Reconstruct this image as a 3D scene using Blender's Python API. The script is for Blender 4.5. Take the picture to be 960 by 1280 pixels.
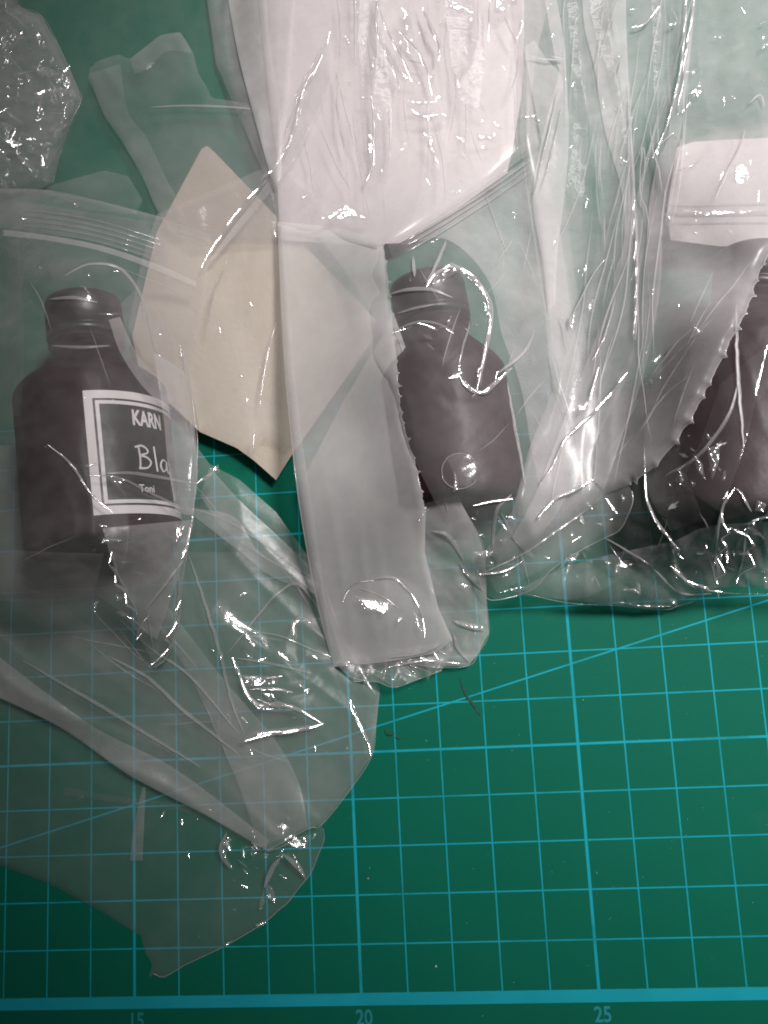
import bpy, math, random
import numpy as np
from mathutils import Vector, Matrix
random.seed(4)
S = 0.01                       # everything below is measured in centimetres; 1 cm = 0.01 m
scene = bpy.context.scene
for _o in list(bpy.data.objects):
    bpy.data.objects.remove(_o)
COL = scene.collection

# ------------------------------------------------------------------ camera
CAM = np.array([22.4286, 7.6383, 17.9889])
_r = np.array([0.1489, 0.0822, -0.0570]); _a = np.linalg.norm(_r)
_K = np.array([[0, -_r[2], _r[1]], [_r[2], 0, -_r[0]], [-_r[1], _r[0], 0]])
ROT = np.eye(3) + math.sin(_a) / _a * _K + (1 - math.cos(_a)) / _a ** 2 * _K @ _K
FPX = 979.9                    # focal length in pixels of the 960 x 1280 photograph
cd = bpy.data.cameras.new('camera'); cam = bpy.data.objects.new('camera', cd); COL.objects.link(cam)
cd.sensor_fit = 'VERTICAL'; cd.sensor_height = 36.0; cd.lens = 36.0 * FPX / 1280
cd.clip_start = 0.005; cd.clip_end = 20
m4 = Matrix.Identity(4)
for i in range(3):
    for j in range(3):
        m4[i][j] = ROT[i, j]
    m4[i][3] = CAM[i] * S
cam.matrix_world = m4
scene.camera = cam

# ------------------------------------------------------------------ world, lamps, exposure
w = bpy.data.worlds.new('World'); scene.world = w; w.use_nodes = True
bg = w.node_tree.nodes['Background']
bg.inputs[0].default_value = (1.0, 0.95, 0.95, 1); bg.inputs[1].default_value = 0.05
vs = scene.view_settings
vs.view_transform = 'Standard'; vs.look = 'None'; vs.exposure = 0.0; vs.gamma = 1.0; vs.use_curve_mapping = False
cy = scene.cycles
cy.use_denoising = True; cy.max_bounces = 12; cy.transparent_max_bounces = 64
cy.diffuse_bounces = 3; cy.glossy_bounces = 3; cy.transmission_bounces = 4
cy.caustics_reflective = False; cy.caustics_refractive = False
cy.sample_clamp_indirect = 3.0; cy.filter_width = 1.9


def aim(o, loc, tgt):
    o.location = Vector(loc) * S
    o.rotation_euler = (Vector(tgt) - Vector(loc)).to_track_quat('-Z', 'Y').to_euler()


LAMP = np.array([46.5, 27.0, 52.0])
ld = bpy.data.lights.new('ceiling_tube', 'AREA'); ld.shape = 'RECTANGLE'; ld.size = 0.62; ld.size_y = 0.10
ld.energy = 0.45; ld.color = (1.0, 0.95, 0.938); ld.spread = math.radians(120)
lo = bpy.data.objects.new('ceiling_tube', ld); COL.objects.link(lo); aim(lo, (56, 84, 92), (27, 16, 0))
sd = bpy.data.lights.new('key_spot', 'SPOT'); sd.energy = 23.5; sd.color = (1.0, 0.95, 0.938)
sd.spot_size = math.radians(52); sd.spot_blend = 0.78; sd.shadow_soft_size = 0.065  # added spot; its cone edge stands in for the camera holder's shadow, lower left
so = bpy.data.objects.new('key_spot', sd); COL.objects.link(so); aim(so, LAMP, (34.6, 18.4, 0))


# ------------------------------------------------------------------ pixel <-> place
def W(u, v, z):
    """points (cm) at height z seen along the sight lines of photo pixels u, v"""
    u = np.asarray(u, float); v = np.asarray(v, float); z = np.asarray(z, float)
    d = np.stack([(u - 480) / FPX, (640 - v) / FPX, -np.ones_like(u)], -1) @ ROT.T
    t = (z - CAM[2]) / d[..., 2]
    return CAM + d * t[..., None]


def PX(P):
    c = (np.asarray(P, float) - CAM) @ ROT
    return np.stack([480 + FPX * c[..., 0] / -c[..., 2], 640 - FPX * c[..., 1] / -c[..., 2]], -1)


# ------------------------------------------------------------------ noise
def vnoise(x, y, seed):
    rng = np.random.RandomState(seed); T = rng.rand(64, 64)
    xi = np.floor(x).astype(int); yi = np.floor(y).astype(int)
    fx = x - xi; fy = y - yi
    fx = fx * fx * (3 - 2 * fx); fy = fy * fy * (3 - 2 * fy)
    g = lambda a, b: T[a % 64, b % 64]
    return (g(xi, yi) * (1 - fx) + g(xi + 1, yi) * fx) * (1 - fy) + (g(xi, yi + 1) * (1 - fx) + g(xi + 1, yi + 1) * fx) * fy


def ridged(x, y, seed):
    return 1 - np.abs(2 * vnoise(x, y, seed) - 1)


def streaks(u, v, ang, length, width, seed):
    """ridges running along the direction ang (degrees, in the picture, y down)"""
    c, s = math.cos(math.radians(ang)), math.sin(math.radians(ang))
    a = u * c + v * s; b = -u * s + v * c
    wob = (vnoise(a / length, b / (width * 4), seed + 7) - .5) * width * 2.0
    return ridged(a / length, (b + wob) / width, seed)


def facets(u, v, cell, seed, box):
    """piecewise flat crumples: lower envelope of randomly tilted planes"""
    rng = np.random.RandomState(seed)
    u0, v0, u1, v1 = box
    n = int(max(6, min(420, (u1 - u0) * (v1 - v0) / cell ** 2)))
    out = np.full(np.shape(u), 9.0)
    for k in range(n):
        pu = u0 + rng.rand() * (u1 - u0); pv = v0 + rng.rand() * (v1 - v0)
        th = rng.rand() * 6.28; st = .5 + rng.rand()
        e = (u - pu) * math.cos(th) + (v - pv) * math.sin(th); f = -(u - pu) * math.sin(th) + (v - pv) * math.cos(th)
        out = np.minimum(out, np.abs(e) / cell * st + np.abs(f) / cell * .35 + rng.rand() * .15)
    return np.clip(out, 0, 2)


# ------------------------------------------------------------------ objects
def tag(o, label=None, cat=None, group=None, kind=None):
    if label: o['label'] = label
    if cat: o['category'] = cat
    if group: o['group'] = group
    if kind: o['kind'] = kind
    return o


def empty(name, loc, label, cat, group=None):
    o = bpy.data.objects.new(name, None); COL.objects.link(o)
    o.location = Vector([float(c) for c in loc]) * S; o.empty_display_size = 0.01
    return tag(o, label, cat, group)


def mesh_obj(name, verts, faces, mat, parent=None, smooth=True):
    """one mesh object from world points in cm"""
    verts = np.asarray(verts, float) * S
    if parent is not None:
        bpy.context.view_layer.update()
        inv = np.array(parent.matrix_world.inverted())
        verts = verts @ inv[:3, :3].T + inv[:3, 3]
    me = bpy.data.meshes.new(name)
    if isinstance(faces, np.ndarray):
        nv, nf, k = len(verts), len(faces), faces.shape[1]
        me.vertices.add(nv); me.vertices.foreach_set('co', verts.ravel())
        me.loops.add(nf * k); me.polygons.add(nf)
        me.loops.foreach_set('vertex_index', faces.ravel().astype(np.int32))
        me.polygons.foreach_set('loop_start', np.arange(0, nf * k, k, dtype=np.int32))
        me.update(calc_edges=True); me.validate()
    else:
        me.from_pydata([tuple(p) for p in verts], [], faces)
    me.polygons.foreach_set('use_smooth', [smooth] * len(me.polygons))
    me.materials.append(mat)
    o = bpy.data.objects.new(name, me); COL.objects.link(o)
    if parent is not None:
        o.parent = parent
    return o


# ------------------------------------------------------------------ materials
class NT:
    def __init__(s, name):
        s.m = bpy.data.materials.new(name); s.m.use_nodes = True; s.t = s.m.node_tree; s.t.nodes.clear()

    def n(s, typ, ins=None, **kw):
        nd = s.t.nodes.new(typ)
        for k, v in kw.items():
            setattr(nd, k, v)
        for k, v in (ins or {}).items():
            if isinstance(v, bpy.types.NodeSocket): s.t.links.new(v, nd.inputs[k])
            else: nd.inputs[k].default_value = v
        return nd

    def math(s, op, a, b=None, c=None, clamp=False):
        ins = {0: a}
        if b is not None: ins[1] = b
        if c is not None: ins[2] = c
        nd = s.n('ShaderNodeMath', ins, operation=op); nd.use_clamp = clamp
        return nd.outputs[0]

    def noise(s, vec, scale, detail=3, rough=.55):
        return s.n('ShaderNodeTexNoise', {'Vector': vec, 'Scale': scale, 'Detail': detail, 'Roughness': rough}).outputs['Fac']

    def ramp(s, f, a, b, lo=0., hi=1.):
        return s.n('ShaderNodeMapRange', {0: f, 1: a, 2: b, 3: lo, 4: hi}).outputs[0]

    def mixc(s, f, a, b):
        nd = s.n('ShaderNodeMix', data_type='RGBA')
        for i, v in ((0, f), (6, a), (7, b)):
            if isinstance(v, bpy.types.NodeSocket): s.t.links.new(v, nd.inputs[i])
            else: nd.inputs[i].default_value = v
        return nd.outputs[2]

    def out(s, sh):
        s.n('ShaderNodeOutputMaterial', {'Surface': sh}); return s.m


def film(name, haze, rough=0.12, refl=0.07, col=(.74, .71, .715), var=.35, bump=.25):
    """thin polythene: mostly see-through, a little milky, shiny; longer way through it when seen edge on"""
    t = NT(name)
    g = t.n('ShaderNodeNewGeometry')
    tc = t.n('ShaderNodeTexCoord').outputs['Object']
    dot = t.n('ShaderNodeVectorMath', {0: g.outputs['Normal'], 1: g.outputs['Incoming']}, operation='DOT_PRODUCT').outputs['Value']
    cs = t.math('MAXIMUM', t.math('ABSOLUTE', dot), 0.10)
    v1 = t.noise(tc, 45, 5, .6)
    v2 = t.noise(tc, 260, 3, .6)
    k = t.math('MULTIPLY', t.ramp(v1, .3, .7, 1 - var, 1 + var), t.ramp(v2, .3, .7, 1 - var * .4, 1 + var * .4))
    p = t.math('POWER', 1 - haze, t.math('DIVIDE', k, cs))
    hz = t.math('SUBTRACT', 1.0, p, clamp=True)
    sch = t.math('MULTIPLY_ADD', t.math('POWER', t.math('SUBTRACT', 1.0, cs), 5.0), 1 - refl, refl)
    bp = t.n('ShaderNodeBump', {'Strength': bump, 'Distance': 0.0006, 'Height': t.noise(tc, 320, 3, .6)}).outputs[0]
    tr = t.n('ShaderNodeBsdfTransparent', {0: (1, 1, 1, 1)}).outputs[0]
    df = t.n('ShaderNodeBsdfDiffuse', {0: col + (1,)}).outputs[0]
    tl = t.n('ShaderNodeBsdfTranslucent', {0: col + (1,)}).outputs[0]
    dt = t.n('ShaderNodeMixShader', {0: .45, 1: df, 2: tl}).outputs[0]
    b = t.n('ShaderNodeMixShader', {0: hz, 1: tr, 2: dt}).outputs[0]
    gl = t.n('ShaderNodeBsdfGlossy', {'Color': (1, 1, 1, 1), 'Roughness': rough, 'Normal': bp}).outputs[0]
    return t.out(t.n('ShaderNodeMixShader', {0: sch, 1: b, 2: gl}).outputs[0])


def solid(name, col, rough=.4, var=.12, scale=60, bump=.0, spec=.5, coat=0.):
    t = NT(name)
    tc = t.n('ShaderNodeTexCoord').outputs['Object']
    f = t.noise(tc, scale, 5, .6)
    c = t.mixc(f, tuple(x * (1 - var) for x in col) + (1,), tuple(min(1, x * (1 + var)) for x in col) + (1,))
    ins = {'Base Color': c, 'Roughness': t.ramp(t.noise(tc, scale * 3), .3, .7, rough * .8, rough * 1.2), 'Specular IOR Level': spec, 'Coat Weight': coat}
    if bump:
        ins['Normal'] = t.n('ShaderNodeBump', {'Strength': bump, 'Distance': .0005, 'Height': t.noise(tc, scale * 8, 4)}).outputs[0]
    return t.out(t.n('ShaderNodeBsdfPrincipled', ins).outputs[0])


M_CLEAR = film('clear_film', .10, .16, .055)
M_THIN = film('thin_film', .045, .12, .05)
M_MILKY = film('milky_film', .25, .36, .03, bump=.12)
M_BOTTLE_FILM = film('bottle_film', .055, .50, .014, var=.5)
M_FROST = film('frosted_film', .44, .26, .04, (.95, .925, .92), var=.2)
M_FOLD = film('folded_film', .28, .40, .03)
M_CREASE = film('crease_film', .26, .10, .10, bump=.1)
M_TAIL = film('tail_film', .19, .42, .022)
M_FROST_SOFT = film('half_frosted_film', .46, .3, .035, (.86, .835, .83))
M_SOFT = film('soft_film', .125, .50, .014)
M_VEIL = film('veil_film', .10, .50, .014, var=.5)
M_GLINT = film('glint_film', .14, .11, .10, bump=.5)
M_EDGE = film('film_edge', .45, .2, .12)
M_ZIP = film('zip_film', .22, .16, .09)
M_PLUM = solid('plum_bottle', (.018, .0065, .008), .6, .2, 80, spec=.14)
M_CAP = solid('cap_plastic', (.012, .007, .008), .42, .2, 90)
M_LABEL = solid('label_black', (.022, .020, .022), .5, .15, 120, spec=.3)
M_PRINT = solid('label_print', (.60, .57, .57), .55, .06, 200, spec=.3)
M_CARD = solid('cream_card', (.40, .357, .295), .75, .10, 90, bump=.25, spec=.2)
M_WHITE = solid('white_paper', (.50, .465, .465), .55, .03, 60, bump=.05, spec=.3)
M_INK = solid('mat_print', (.010, .22, .26), .5, .2, 300)


def mat_material():
    t = NT('cutting_mat')
    tc = t.n('ShaderNodeTexCoord').outputs['Object']
    sx = t.n('ShaderNodeSeparateXYZ', {0: tc})
    x = t.math('MULTIPLY', sx.outputs[0], 100.0); y = t.math('MULTIPLY', sx.outputs[1], 100.0)

    def line(c, per, half):
        d = t.math('ABSOLUTE', t.math('SUBTRACT', t.math('FLOORED_MODULO', t.math('ADD', c, per / 2), per), per / 2))
        return t.ramp(d, half - .007, half + .007, 1., 0.)
    thin = t.math('MAXIMUM', line(x, 1.0, .0145), line(y, 1.0, .0145))
    thick = t.math('MAXIMUM', line(x, 5.0, .031), line(y, 5.0, .025))
    dg = t.math('SUBTRACT', t.math('MULTIPLY', x, math.sin(math.radians(14.95))), t.math('MULTIPLY', t.math('SUBTRACT', y, 0.045), math.cos(math.radians(14.95))))
    diag = t.ramp(t.math('ABSOLUTE', dg), .010, .024, 1., 0.)
    wear = t.ramp(t.noise(tc, 55, 5, .7), .34, .5, .55, 1.)
    g = t.math('MULTIPLY', t.math('MAXIMUM', t.math('MAXIMUM', thin, thick), diag), wear)
    g = t.math('MULTIPLY', g, t.math('MULTIPLY', t.math('GREATER_THAN', y, 0.0), t.math('LESS_THAN', y, 13.0)))
    bar = t.math('MULTIPLY', t.math('LESS_THAN', y, 0.0), t.math('GREATER_THAN', y, -0.225))
    bar = t.math('MULTIPLY', bar, t.ramp(t.noise(tc, 30, 4), .3, .55, .8, 1.))
    msk = t.math('MAXIMUM', g, bar)
    f = t.noise(tc, 25, 6, .65)
    base = t.mixc(f, (.0028, .096, .060, 1), (.0048, .120, .077, 1))
    # faint dusty smears and tiny pale specks
    sm = t.ramp(t.noise(tc, 18, 4, .6), .62, .8, 0., .10)
    base = t.mixc(sm, base, (.16, .22, .19, 1))
    spk = t.n('ShaderNodeTexVoronoi', {'Vector': tc, 'Scale': 120.0}).outputs['Distance']
    pick = t.n('ShaderNodeTexVoronoi', {'Vector': tc, 'Scale': 120.0}).outputs['Color']
    pk = t.n('ShaderNodeSeparateColor', {0: pick}).outputs[0]
    sp = t.math('MULTIPLY', t.math('LESS_THAN', spk, .035), t.math('GREATER_THAN', pk, .88))
    base = t.mixc(t.math('MULTIPLY', sp, .6), base, (.3, .4, .33, 1))
    ink = t.mixc(t.noise(tc, 70, 3), (.008, .26, .33, 1), (.014, .34, .42, 1))
    c = t.mixc(msk, base, ink)
    bp = t.n('ShaderNodeBump', {'Strength': .08, 'Distance': .0003, 'Height': t.noise(tc, 1500, 2)}).outputs[0]
    return t.out(t.n('ShaderNodeBsdfPrincipled', {'Base Color': c, 'Roughness': .5, 'Specular IOR Level': .05, 'Normal': bp}).outputs[0])


M_MAT = mat_material()

# ------------------------------------------------------------------ cutting mat
mat_t = empty('cutting_mat', (0, 0, 0), 'green cutting mat with a blue centimetre grid under all the bags', 'cutting mat')


def box(name, x0, x1, y0, y1, z0, z1, mat, parent):
    v = [(x, y, z) for z in (z0, z1) for y in (y0, y1) for x in (x0, x1)]
    f = [(0, 2, 3, 1), (4, 5, 7, 6), (0, 1, 5, 4), (2, 6, 7, 3), (0, 4, 6, 2), (1, 3, 7, 5)]
    return mesh_obj(name, v, f, mat, parent, False)


box('mat_sheet', -6, 54, -2.6, 36, -.3, 0, M_MAT, mat_t)


def text_mesh(txt, size, bold=0., xs=1.):
    cu = bpy.data.curves.new('print', 'FONT'); cu.body = txt; cu.size = size; cu.offset = bold; cu.align_x = 'CENTER'
    cu.resolution_u = 3
    o = bpy.data.objects.new('print', cu); COL.objects.link(o)
    bpy.context.view_layer.update()
    me = bpy.data.meshes.new_from_object(o.evaluated_get(bpy.context.evaluated_depsgraph_get()))
    v = np.array([p.co[:] for p in me.vertices]); f = [tuple(p.vertices) for p in me.polygons]
    bpy.data.objects.remove(o); bpy.data.meshes.remove(me)
    v[:, 0] *= xs
    return v, f


for x, n in ((10, '10'), (15, '15'), (20, '20'), (25, '25'), (30, '30')):
    v, f = text_mesh(n, .43, .008, .85)
    v[:, 0] += x + .04; v[:, 1] += -.60; v[:, 2] = .004
    mesh_obj('number', v, f, M_INK, mat_t, False)


def tube(name, pts, rad, mat, parent, sides=6, flat=1.0, taper=True):
    """a tapering rib along world points (cm)"""
    P = np.asarray(pts, float); n = len(P)
    T = np.gradient(P, axis=0); T /= np.linalg.norm(T, axis=1)[:, None] + 1e-9
    up = np.array([0, 0, 1.0]); Nn = np.cross(T, up); Nn /= np.linalg.norm(Nn, axis=1)[:, None] + 1e-9
    B = np.cross(Nn, T)
    s = np.linspace(0, 1, n); r = rad * (np.clip(np.sin(s * math.pi), .0, 1) ** .6 * .9 + .1 if taper else np.ones(n))
    V = []
    for k in range(sides):
        a = 2 * math.pi * k / sides
        V.append(P + (Nn * math.cos(a) + B * math.sin(a) * flat) * r[:, None])
    V = np.stack(V, 1).reshape(-1, 3)
    i = np.arange(n - 1)[:, None] * sides; k = np.arange(sides)[None]; k2 = (k + 1) % sides
    F = np.stack([i + k, i + k2, i + sides + k2, i + sides + k], -1).reshape(-1, 4)
    return mesh_obj(name, V, F, mat, parent)


def spline(pts, step=4.0):
    """Catmull-Rom through 2D or 3D points"""
    P = np.asarray(pts, float)
    if len(P) == 2:
        n = max(3, int(np.linalg.norm((P[1] - P[0])[:2]) / step)); s = np.linspace(0, 1, n)[:, None]
        return P[0] * (1 - s) + P[1] * s
    Q = np.vstack([2 * P[0] - P[1], P, 2 * P[-1] - P[-2]]); out = []
    for i in range(1, len(Q) - 2):
        n = max(2, int(np.linalg.norm((Q[i + 1] - Q[i])[:2]) / step))
        for s in np.linspace(0, 1, n, endpoint=False):
            a, b, c, d = Q[i - 1], Q[i], Q[i + 1], Q[i + 2]
            out.append(.5 * (2 * b + (c - a) * s + (2 * a - 5 * b + 4 * c - d) * s * s + (3 * b - a - 3 * c + d) * s ** 3))
    out.append(P[-1])
    return np.array(out)


# dark scuffs on the mat
def scuff(pts, rad):
    c = spline(pts, 3); rng = np.random.RandomState(len(pts) * 7 + int(rad * 1000))
    P = W(c[:, 0], c[:, 1], np.full(len(c), .003)); P[:, :2] += (rng.rand(len(c), 2) - .5) * rad * .4
    tube('scuff', P, rad, M_SCUFF, mat_t, 6, .05)


M_SCUFF = solid('dark_scuff', (.006, .055, .038), .8, .3, 400)
scuff([(574, 846), (582, 868), (592, 882), (602, 897)], .034)
scuff([(481, 912), (486, 918), (494, 916)], .055)
scuff([(493, 921), (503, 924)], .04)

_rng = np.random.RandomState(5); _V = []; _F = []
M_DUST = solid('dust', (.5, .52, .47), .9, .2, 500)
_sp = [(545, 1208, .022), (460, 1098, .016), (462, 1085, .010), (640, 938, .008), (533, 926, .010), (535, 950, .008), (618, 829, .008), (729, 875, .009), (746, 1091, .012), (855, 860, .008), (690, 1090, .007), (603, 1270, .009)]
_sp += [(_rng.uniform(420, 960), _rng.uniform(770, 1235), _rng.uniform(.003, .007)) for _ in range(70)]
for _u, _v, _r2 in _sp:
    c_ = W(_u, _v, .004); a_ = np.sort(_rng.rand(6)) * 6.283; b_ = len(_V)
    _V += [c_ + np.array([math.cos(q) * _r2 * (.6 + .8 * _rng.rand()), math.sin(q) * _r2 * (.6 + .8 * _rng.rand()), 0]) for q in a_] + [c_ + np.array([0, 0, _r2 * .8])]
    _F += [(b_ + k, b_ + (k + 1) % 6, b_ + 6) for k in range(6)]
mesh_obj('dust_specks', np.array(_V), _F, M_DUST, mat_t)['kind'] = 'stuff'

# ------------------------------------------------------------------ bottles
BOTTLES = []


def bottle(bot, top, r, name_label, zc=None, label=False, rc=.84):
    zc = zc or r + .09
    A = W(bot[0], bot[1], zc); B = W(top[0], top[1], zc); L = float(np.linalg.norm(B - A))
    ax = (B - A) / L
    up = np.array([0, 0, 1.0]); sd_ = np.cross(ax, up); sd_ /= np.linalg.norm(sd_); nn = np.cross(sd_, ax)
    t = empty('bottle', A, name_label, 'bottle', 'dark bottles packed in clear bags')
    hc = .98; hs = 1.35; nb = L - hc - hs

    def lathe(name, prof, mat, seg=48, parent=t):
        a = np.linspace(0, 2 * math.pi, seg, endpoint=False)
        V = np.array([A + ax * z + (sd_ * math.cos(q) + nn * math.sin(q)) * rr for z, rr in prof for q in a])
        n = len(prof); i = np.arange(n - 1)[:, None] * seg; k = np.arange(seg)[None]
        F = np.stack([i + k, i + (k + 1) % seg, i + seg + (k + 1) % seg, i + seg + k], -1).reshape(-1, 4)
        return mesh_obj(name, V, F, mat, parent)
    body = [(.10, .001), (.10, r * .6), (.02, r * .72), (0, r * .86), (.05, r * .95), (.16, r)]
    body += [(z, r) for z in np.linspace(.3, nb, 8)]
    for q in np.linspace(0.08, 1, 12):
        body.append((nb + hs * .86 * q, r + (rc * .80 - r) * (.5 - .5 * math.cos(math.pi * q ** .95))))
    body += [(nb + hs * .90, rc * .98), (nb + hs * .96, rc * .98), (nb + hs * .97, rc * .78), (nb + hs * 1.05, rc * .78)]
    lathe('glass', body, M_PLUM)
    z0 = nb + hs
    lathe('cap', [(z0, rc * .7), (z0, rc * .97), (z0 + .04, rc), (z0 + .13, rc), (z0 + .15, rc * .965), (z0 + .18, rc * .965), (z0 + .2, rc),
                  (L - .14, rc * .985), (L - .05, rc * .95), (L - .01, rc * .86), (L, rc * .7), (L - .02, .001)], M_CAP)
    BOTTLES.append((A, ax, L, nb, hs, r, rc))
    t['_dummy'] = 0; del t['_dummy']
    return t, A, ax, sd_, nn, nb


bl, A, ax, sd_, nn, nb = bottle((133, 690), (104, 377), 1.62, 'dark plum bottle with a white framed black label, at the left edge', label=True)
bottle((577, 630), (533, 352), 1.38, 'dark unlabelled bottle under the crumpled film right of the frosted strip')
bottle((926, 650), (946, 318), 1.72, 'dark bottle cut by the right picture edge, beside the saw-toothed bag mouth')

# label on the left bottle: solved on its cylinder, s = way round, t = way along
RL = 1.62 + .012


def on_bottle(s, tt, dr=0.):
    q = np.asarray(s, float) / RL; tt = np.asarray(tt, float)
    return A + ax * tt[..., None] + (sd_ * np.sin(q)[..., None] + nn * np.cos(q)[..., None]) * (RL + dr)


def label_coords(u, v):
    """s, t on the cylinder under a photo pixel (small search)"""
    s, tt = np.meshgrid(np.linspace(-2.4, 2.4, 241), np.linspace(0, nb + .4, 171))
    p = PX(on_bottle(s, tt)); k = np.argmin((p[..., 0] - u) ** 2 + (p[..., 1] - v) ** 2)
    return float(s.ravel()[k]), float(tt.ravel()[k])


s_l, t_t = label_coords(103, 488); _, t_b = label_coords(114, 645)
s_r = s_l + 3.6


def band(name, s0, s1, t0, t1, dr, mat, parent):
    n = max(2, int((s1 - s0) / .08)); ss = np.linspace(s0, s1, n + 1)
    V = np.concatenate([on_bottle(ss, np.full(n + 1, t0), dr), on_bottle(ss, np.full(n + 1, t1), dr)])
    F = [(i, i + 1, n + 2 + i, n + 1 + i) for i in range(n)]
    return mesh_obj(name, V, F, mat, parent)


lab = band('label', s_l, s_r, t_b, t_t, 0, M_LABEL, bl)
V = []; F = []


def frame(o, wd, dr):
    for (s0, s1, t0, t1) in ((s_l + o, s_l + o + wd, t_b + o, t_t - o), (s_l + o + wd, s_r - o - wd, t_t - o - wd, t_t - o), (s_l + o + wd, s_r - o - wd, t_b + o, t_b + o + wd), (s_r - o - wd, s_r - o, t_b + o, t_t - o)):
        n = max(1, int((s1 - s0) / .08)); ss = np.linspace(s0, s1, n + 1); b = len(V)
        V.extend(on_bottle(ss, np.full(n + 1, t0), dr)); V.extend(on_bottle(ss, np.full(n + 1, t1), dr))
        F.extend([(b + i, b + i + 1, b + n + 2 + i, b + n + 1 + i) for i in range(n)])


frame(.0, .17, .006); frame(.215, .075, .006)
mesh_obj('label_border', V, F, M_PRINT, lab)


def wrap_text(txt, u, v, size, bold, xs, name):
    """letters whose left end sits under photo pixel u, v"""
    vv, ff = text_mesh(txt, size, bold, xs)
    s0, t0 = label_coords(u, v)
    vv[:, 0] -= vv[:, 0].min()
    mesh_obj(name, on_bottle(s0 + vv[:, 0], t0 + vv[:, 1], .006), ff, M_PRINT, lab)


wrap_text('KARN', 166, 531, .45, .016, .66, 'lettering')
wrap_text('Toni', 174, 614, .22, .003, .9, 'lettering')
# hand-drawn word: strokes
s0, t0 = label_coords(174, 585)
for st in ([(.02, .0), (.04, .2), (.02, .47)], [(-.05, .44), (.1, .48), (.22, .42), (.23, .34), (.06, .27), (.2, .24), (.30, .14), (.2, .02), (.0, -.01)],
           [(.42, .50), (.44, .2), (.46, -.04)], [(.78, .22), (.66, .24), (.58, .12), (.64, .0), (.76, .06), (.80, .22), (.80, .05), (.86, -.03)]):
    c = spline(st, .02); P = on_bottle(s0 + c[:, 0], t0 + c[:, 1], .006)
    tube('handwriting', P, .028, M_PRINT, lab, 5, .15, False)

# ------------------------------------------------------------------ the height that film lying over everything takes
GX, GY, GS = -60, -60, 5
gu, gv = np.meshgrid(np.arange(GX, 1130, GS, dtype=float), np.arange(GY, 1330, GS, dtype=float))


def bottle_support(u, v, clear=.10):
    out = np.zeros_like(u)
    for z in np.linspace(0, 3.9, 260):
        P = W(u, v, np.full_like(u, z))
        for A_, ax_, L_, nb_, hs_, r_, rc_ in BOTTLES:
            q = P - A_; tt = q @ ax_; d = np.linalg.norm(q - tt[..., None] * ax_, axis=-1)
            k = np.clip((tt - nb_) / hs_, 0, 1); rr = r_ + (rc_ - r_) * (.5 - .5 * np.cos(math.pi * k))
            hit = (d < rr + clear) & (tt > -.1) & (tt < L_ + .1)
            out = np.where(hit, z, out)
    return out


def inpoly(u, v, poly):
    P = np.asarray(poly, float); r = np.zeros(u.shape, bool); j = len(P) - 1
    for i in range(len(P)):
        (x1, y1), (x2, y2) = P[i], P[j]
        if y1 != y2:
            r ^= ((y1 > v) != (y2 > v)) & (u < (x2 - x1) * (v - y1) / (y2 - y1) + x1)
        j = i
    return r


def edge_dist(u, v, poly, near=False):
    P = np.asarray(poly, float); best = np.full(u.shape, 1e9); bu = u.copy(); bv = v.copy()
    for i in range(len(P)):
        (x1, y1), (x2, y2) = P[i], P[(i + 1) % len(P)]
        dx, dy = x2 - x1, y2 - y1; l2 = dx * dx + dy * dy + 1e-9
        t = np.clip(((u - x1) * dx + (v - y1) * dy) / l2, 0, 1)
        qx, qy = x1 + t * dx, y1 + t * dy; d = np.hypot(u - qx, v - qy)
        m = d < best; best = np.where(m, d, best)
        if near: bu = np.where(m, qx, bu); bv = np.where(m, qy, bv)
    return (best, bu, bv) if near else best


CARD = [(252, 186), (259, 182), (268, 190), (478, 408), (362, 573), (345, 600), (318, 576), (296, 560), (250, 540), (176, 470), (165, 420), (196, 290)]
sup = bottle_support(gu, gv)
for it in range(60):           # film stands off as a tent from the bottles down to the mat
    p_ = np.pad(sup, 1, mode='edge'); a_ = .015 * GS; q_ = a_ * 1.414
    n_ = np.maximum.reduce([p_[:-2, 1:-1], p_[2:, 1:-1], p_[1:-1, :-2], p_[1:-1, 2:]]) - a_
    m_ = np.maximum.reduce([p_[:-2, :-2], p_[2:, 2:], p_[2:, :-2], p_[:-2, 2:]]) - q_
    sup = np.maximum(sup, np.maximum(n_, m_))
sup = np.maximum(sup, np.where(inpoly(gu, gv, CARD), .55, 0))
sup = np.maximum(sup, np.where(inpoly(gu, gv, [(325, -60), (655, -60), (650, 190), (480, 300), (345, 275)]), .62, 0))
HM = sup.copy()
for it in range(520):
    b = HM.copy()
    b[1:-1, 1:-1] = .25 * (HM[:-2, 1:-1] + HM[2:, 1:-1] + HM[1:-1, :-2] + HM[1:-1, 2:]) - .0016
    HM = np.maximum(sup, np.maximum(b, 0))
for it in range(10):
    HM[1:-1, 1:-1] = .25 * (HM[:-2, 1:-1] + HM[2:, 1:-1] + HM[1:-1, :-2] + HM[1:-1, 2:])


def drape(u, v):
    x = np.clip((u - GX) / GS, 0, gu.shape[1] - 1.001); y = np.clip((v - GY) / GS, 0, gu.shape[0] - 1.001)
    xi = x.astype(int); yi = y.astype(int); fx = x - xi; fy = y - yi
    return (HM[yi, xi] * (1 - fx) + HM[yi, xi + 1] * fx) * (1 - fy) + (HM[yi + 1, xi] * (1 - fx) + HM[yi + 1, xi + 1] * fx) * fy


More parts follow.
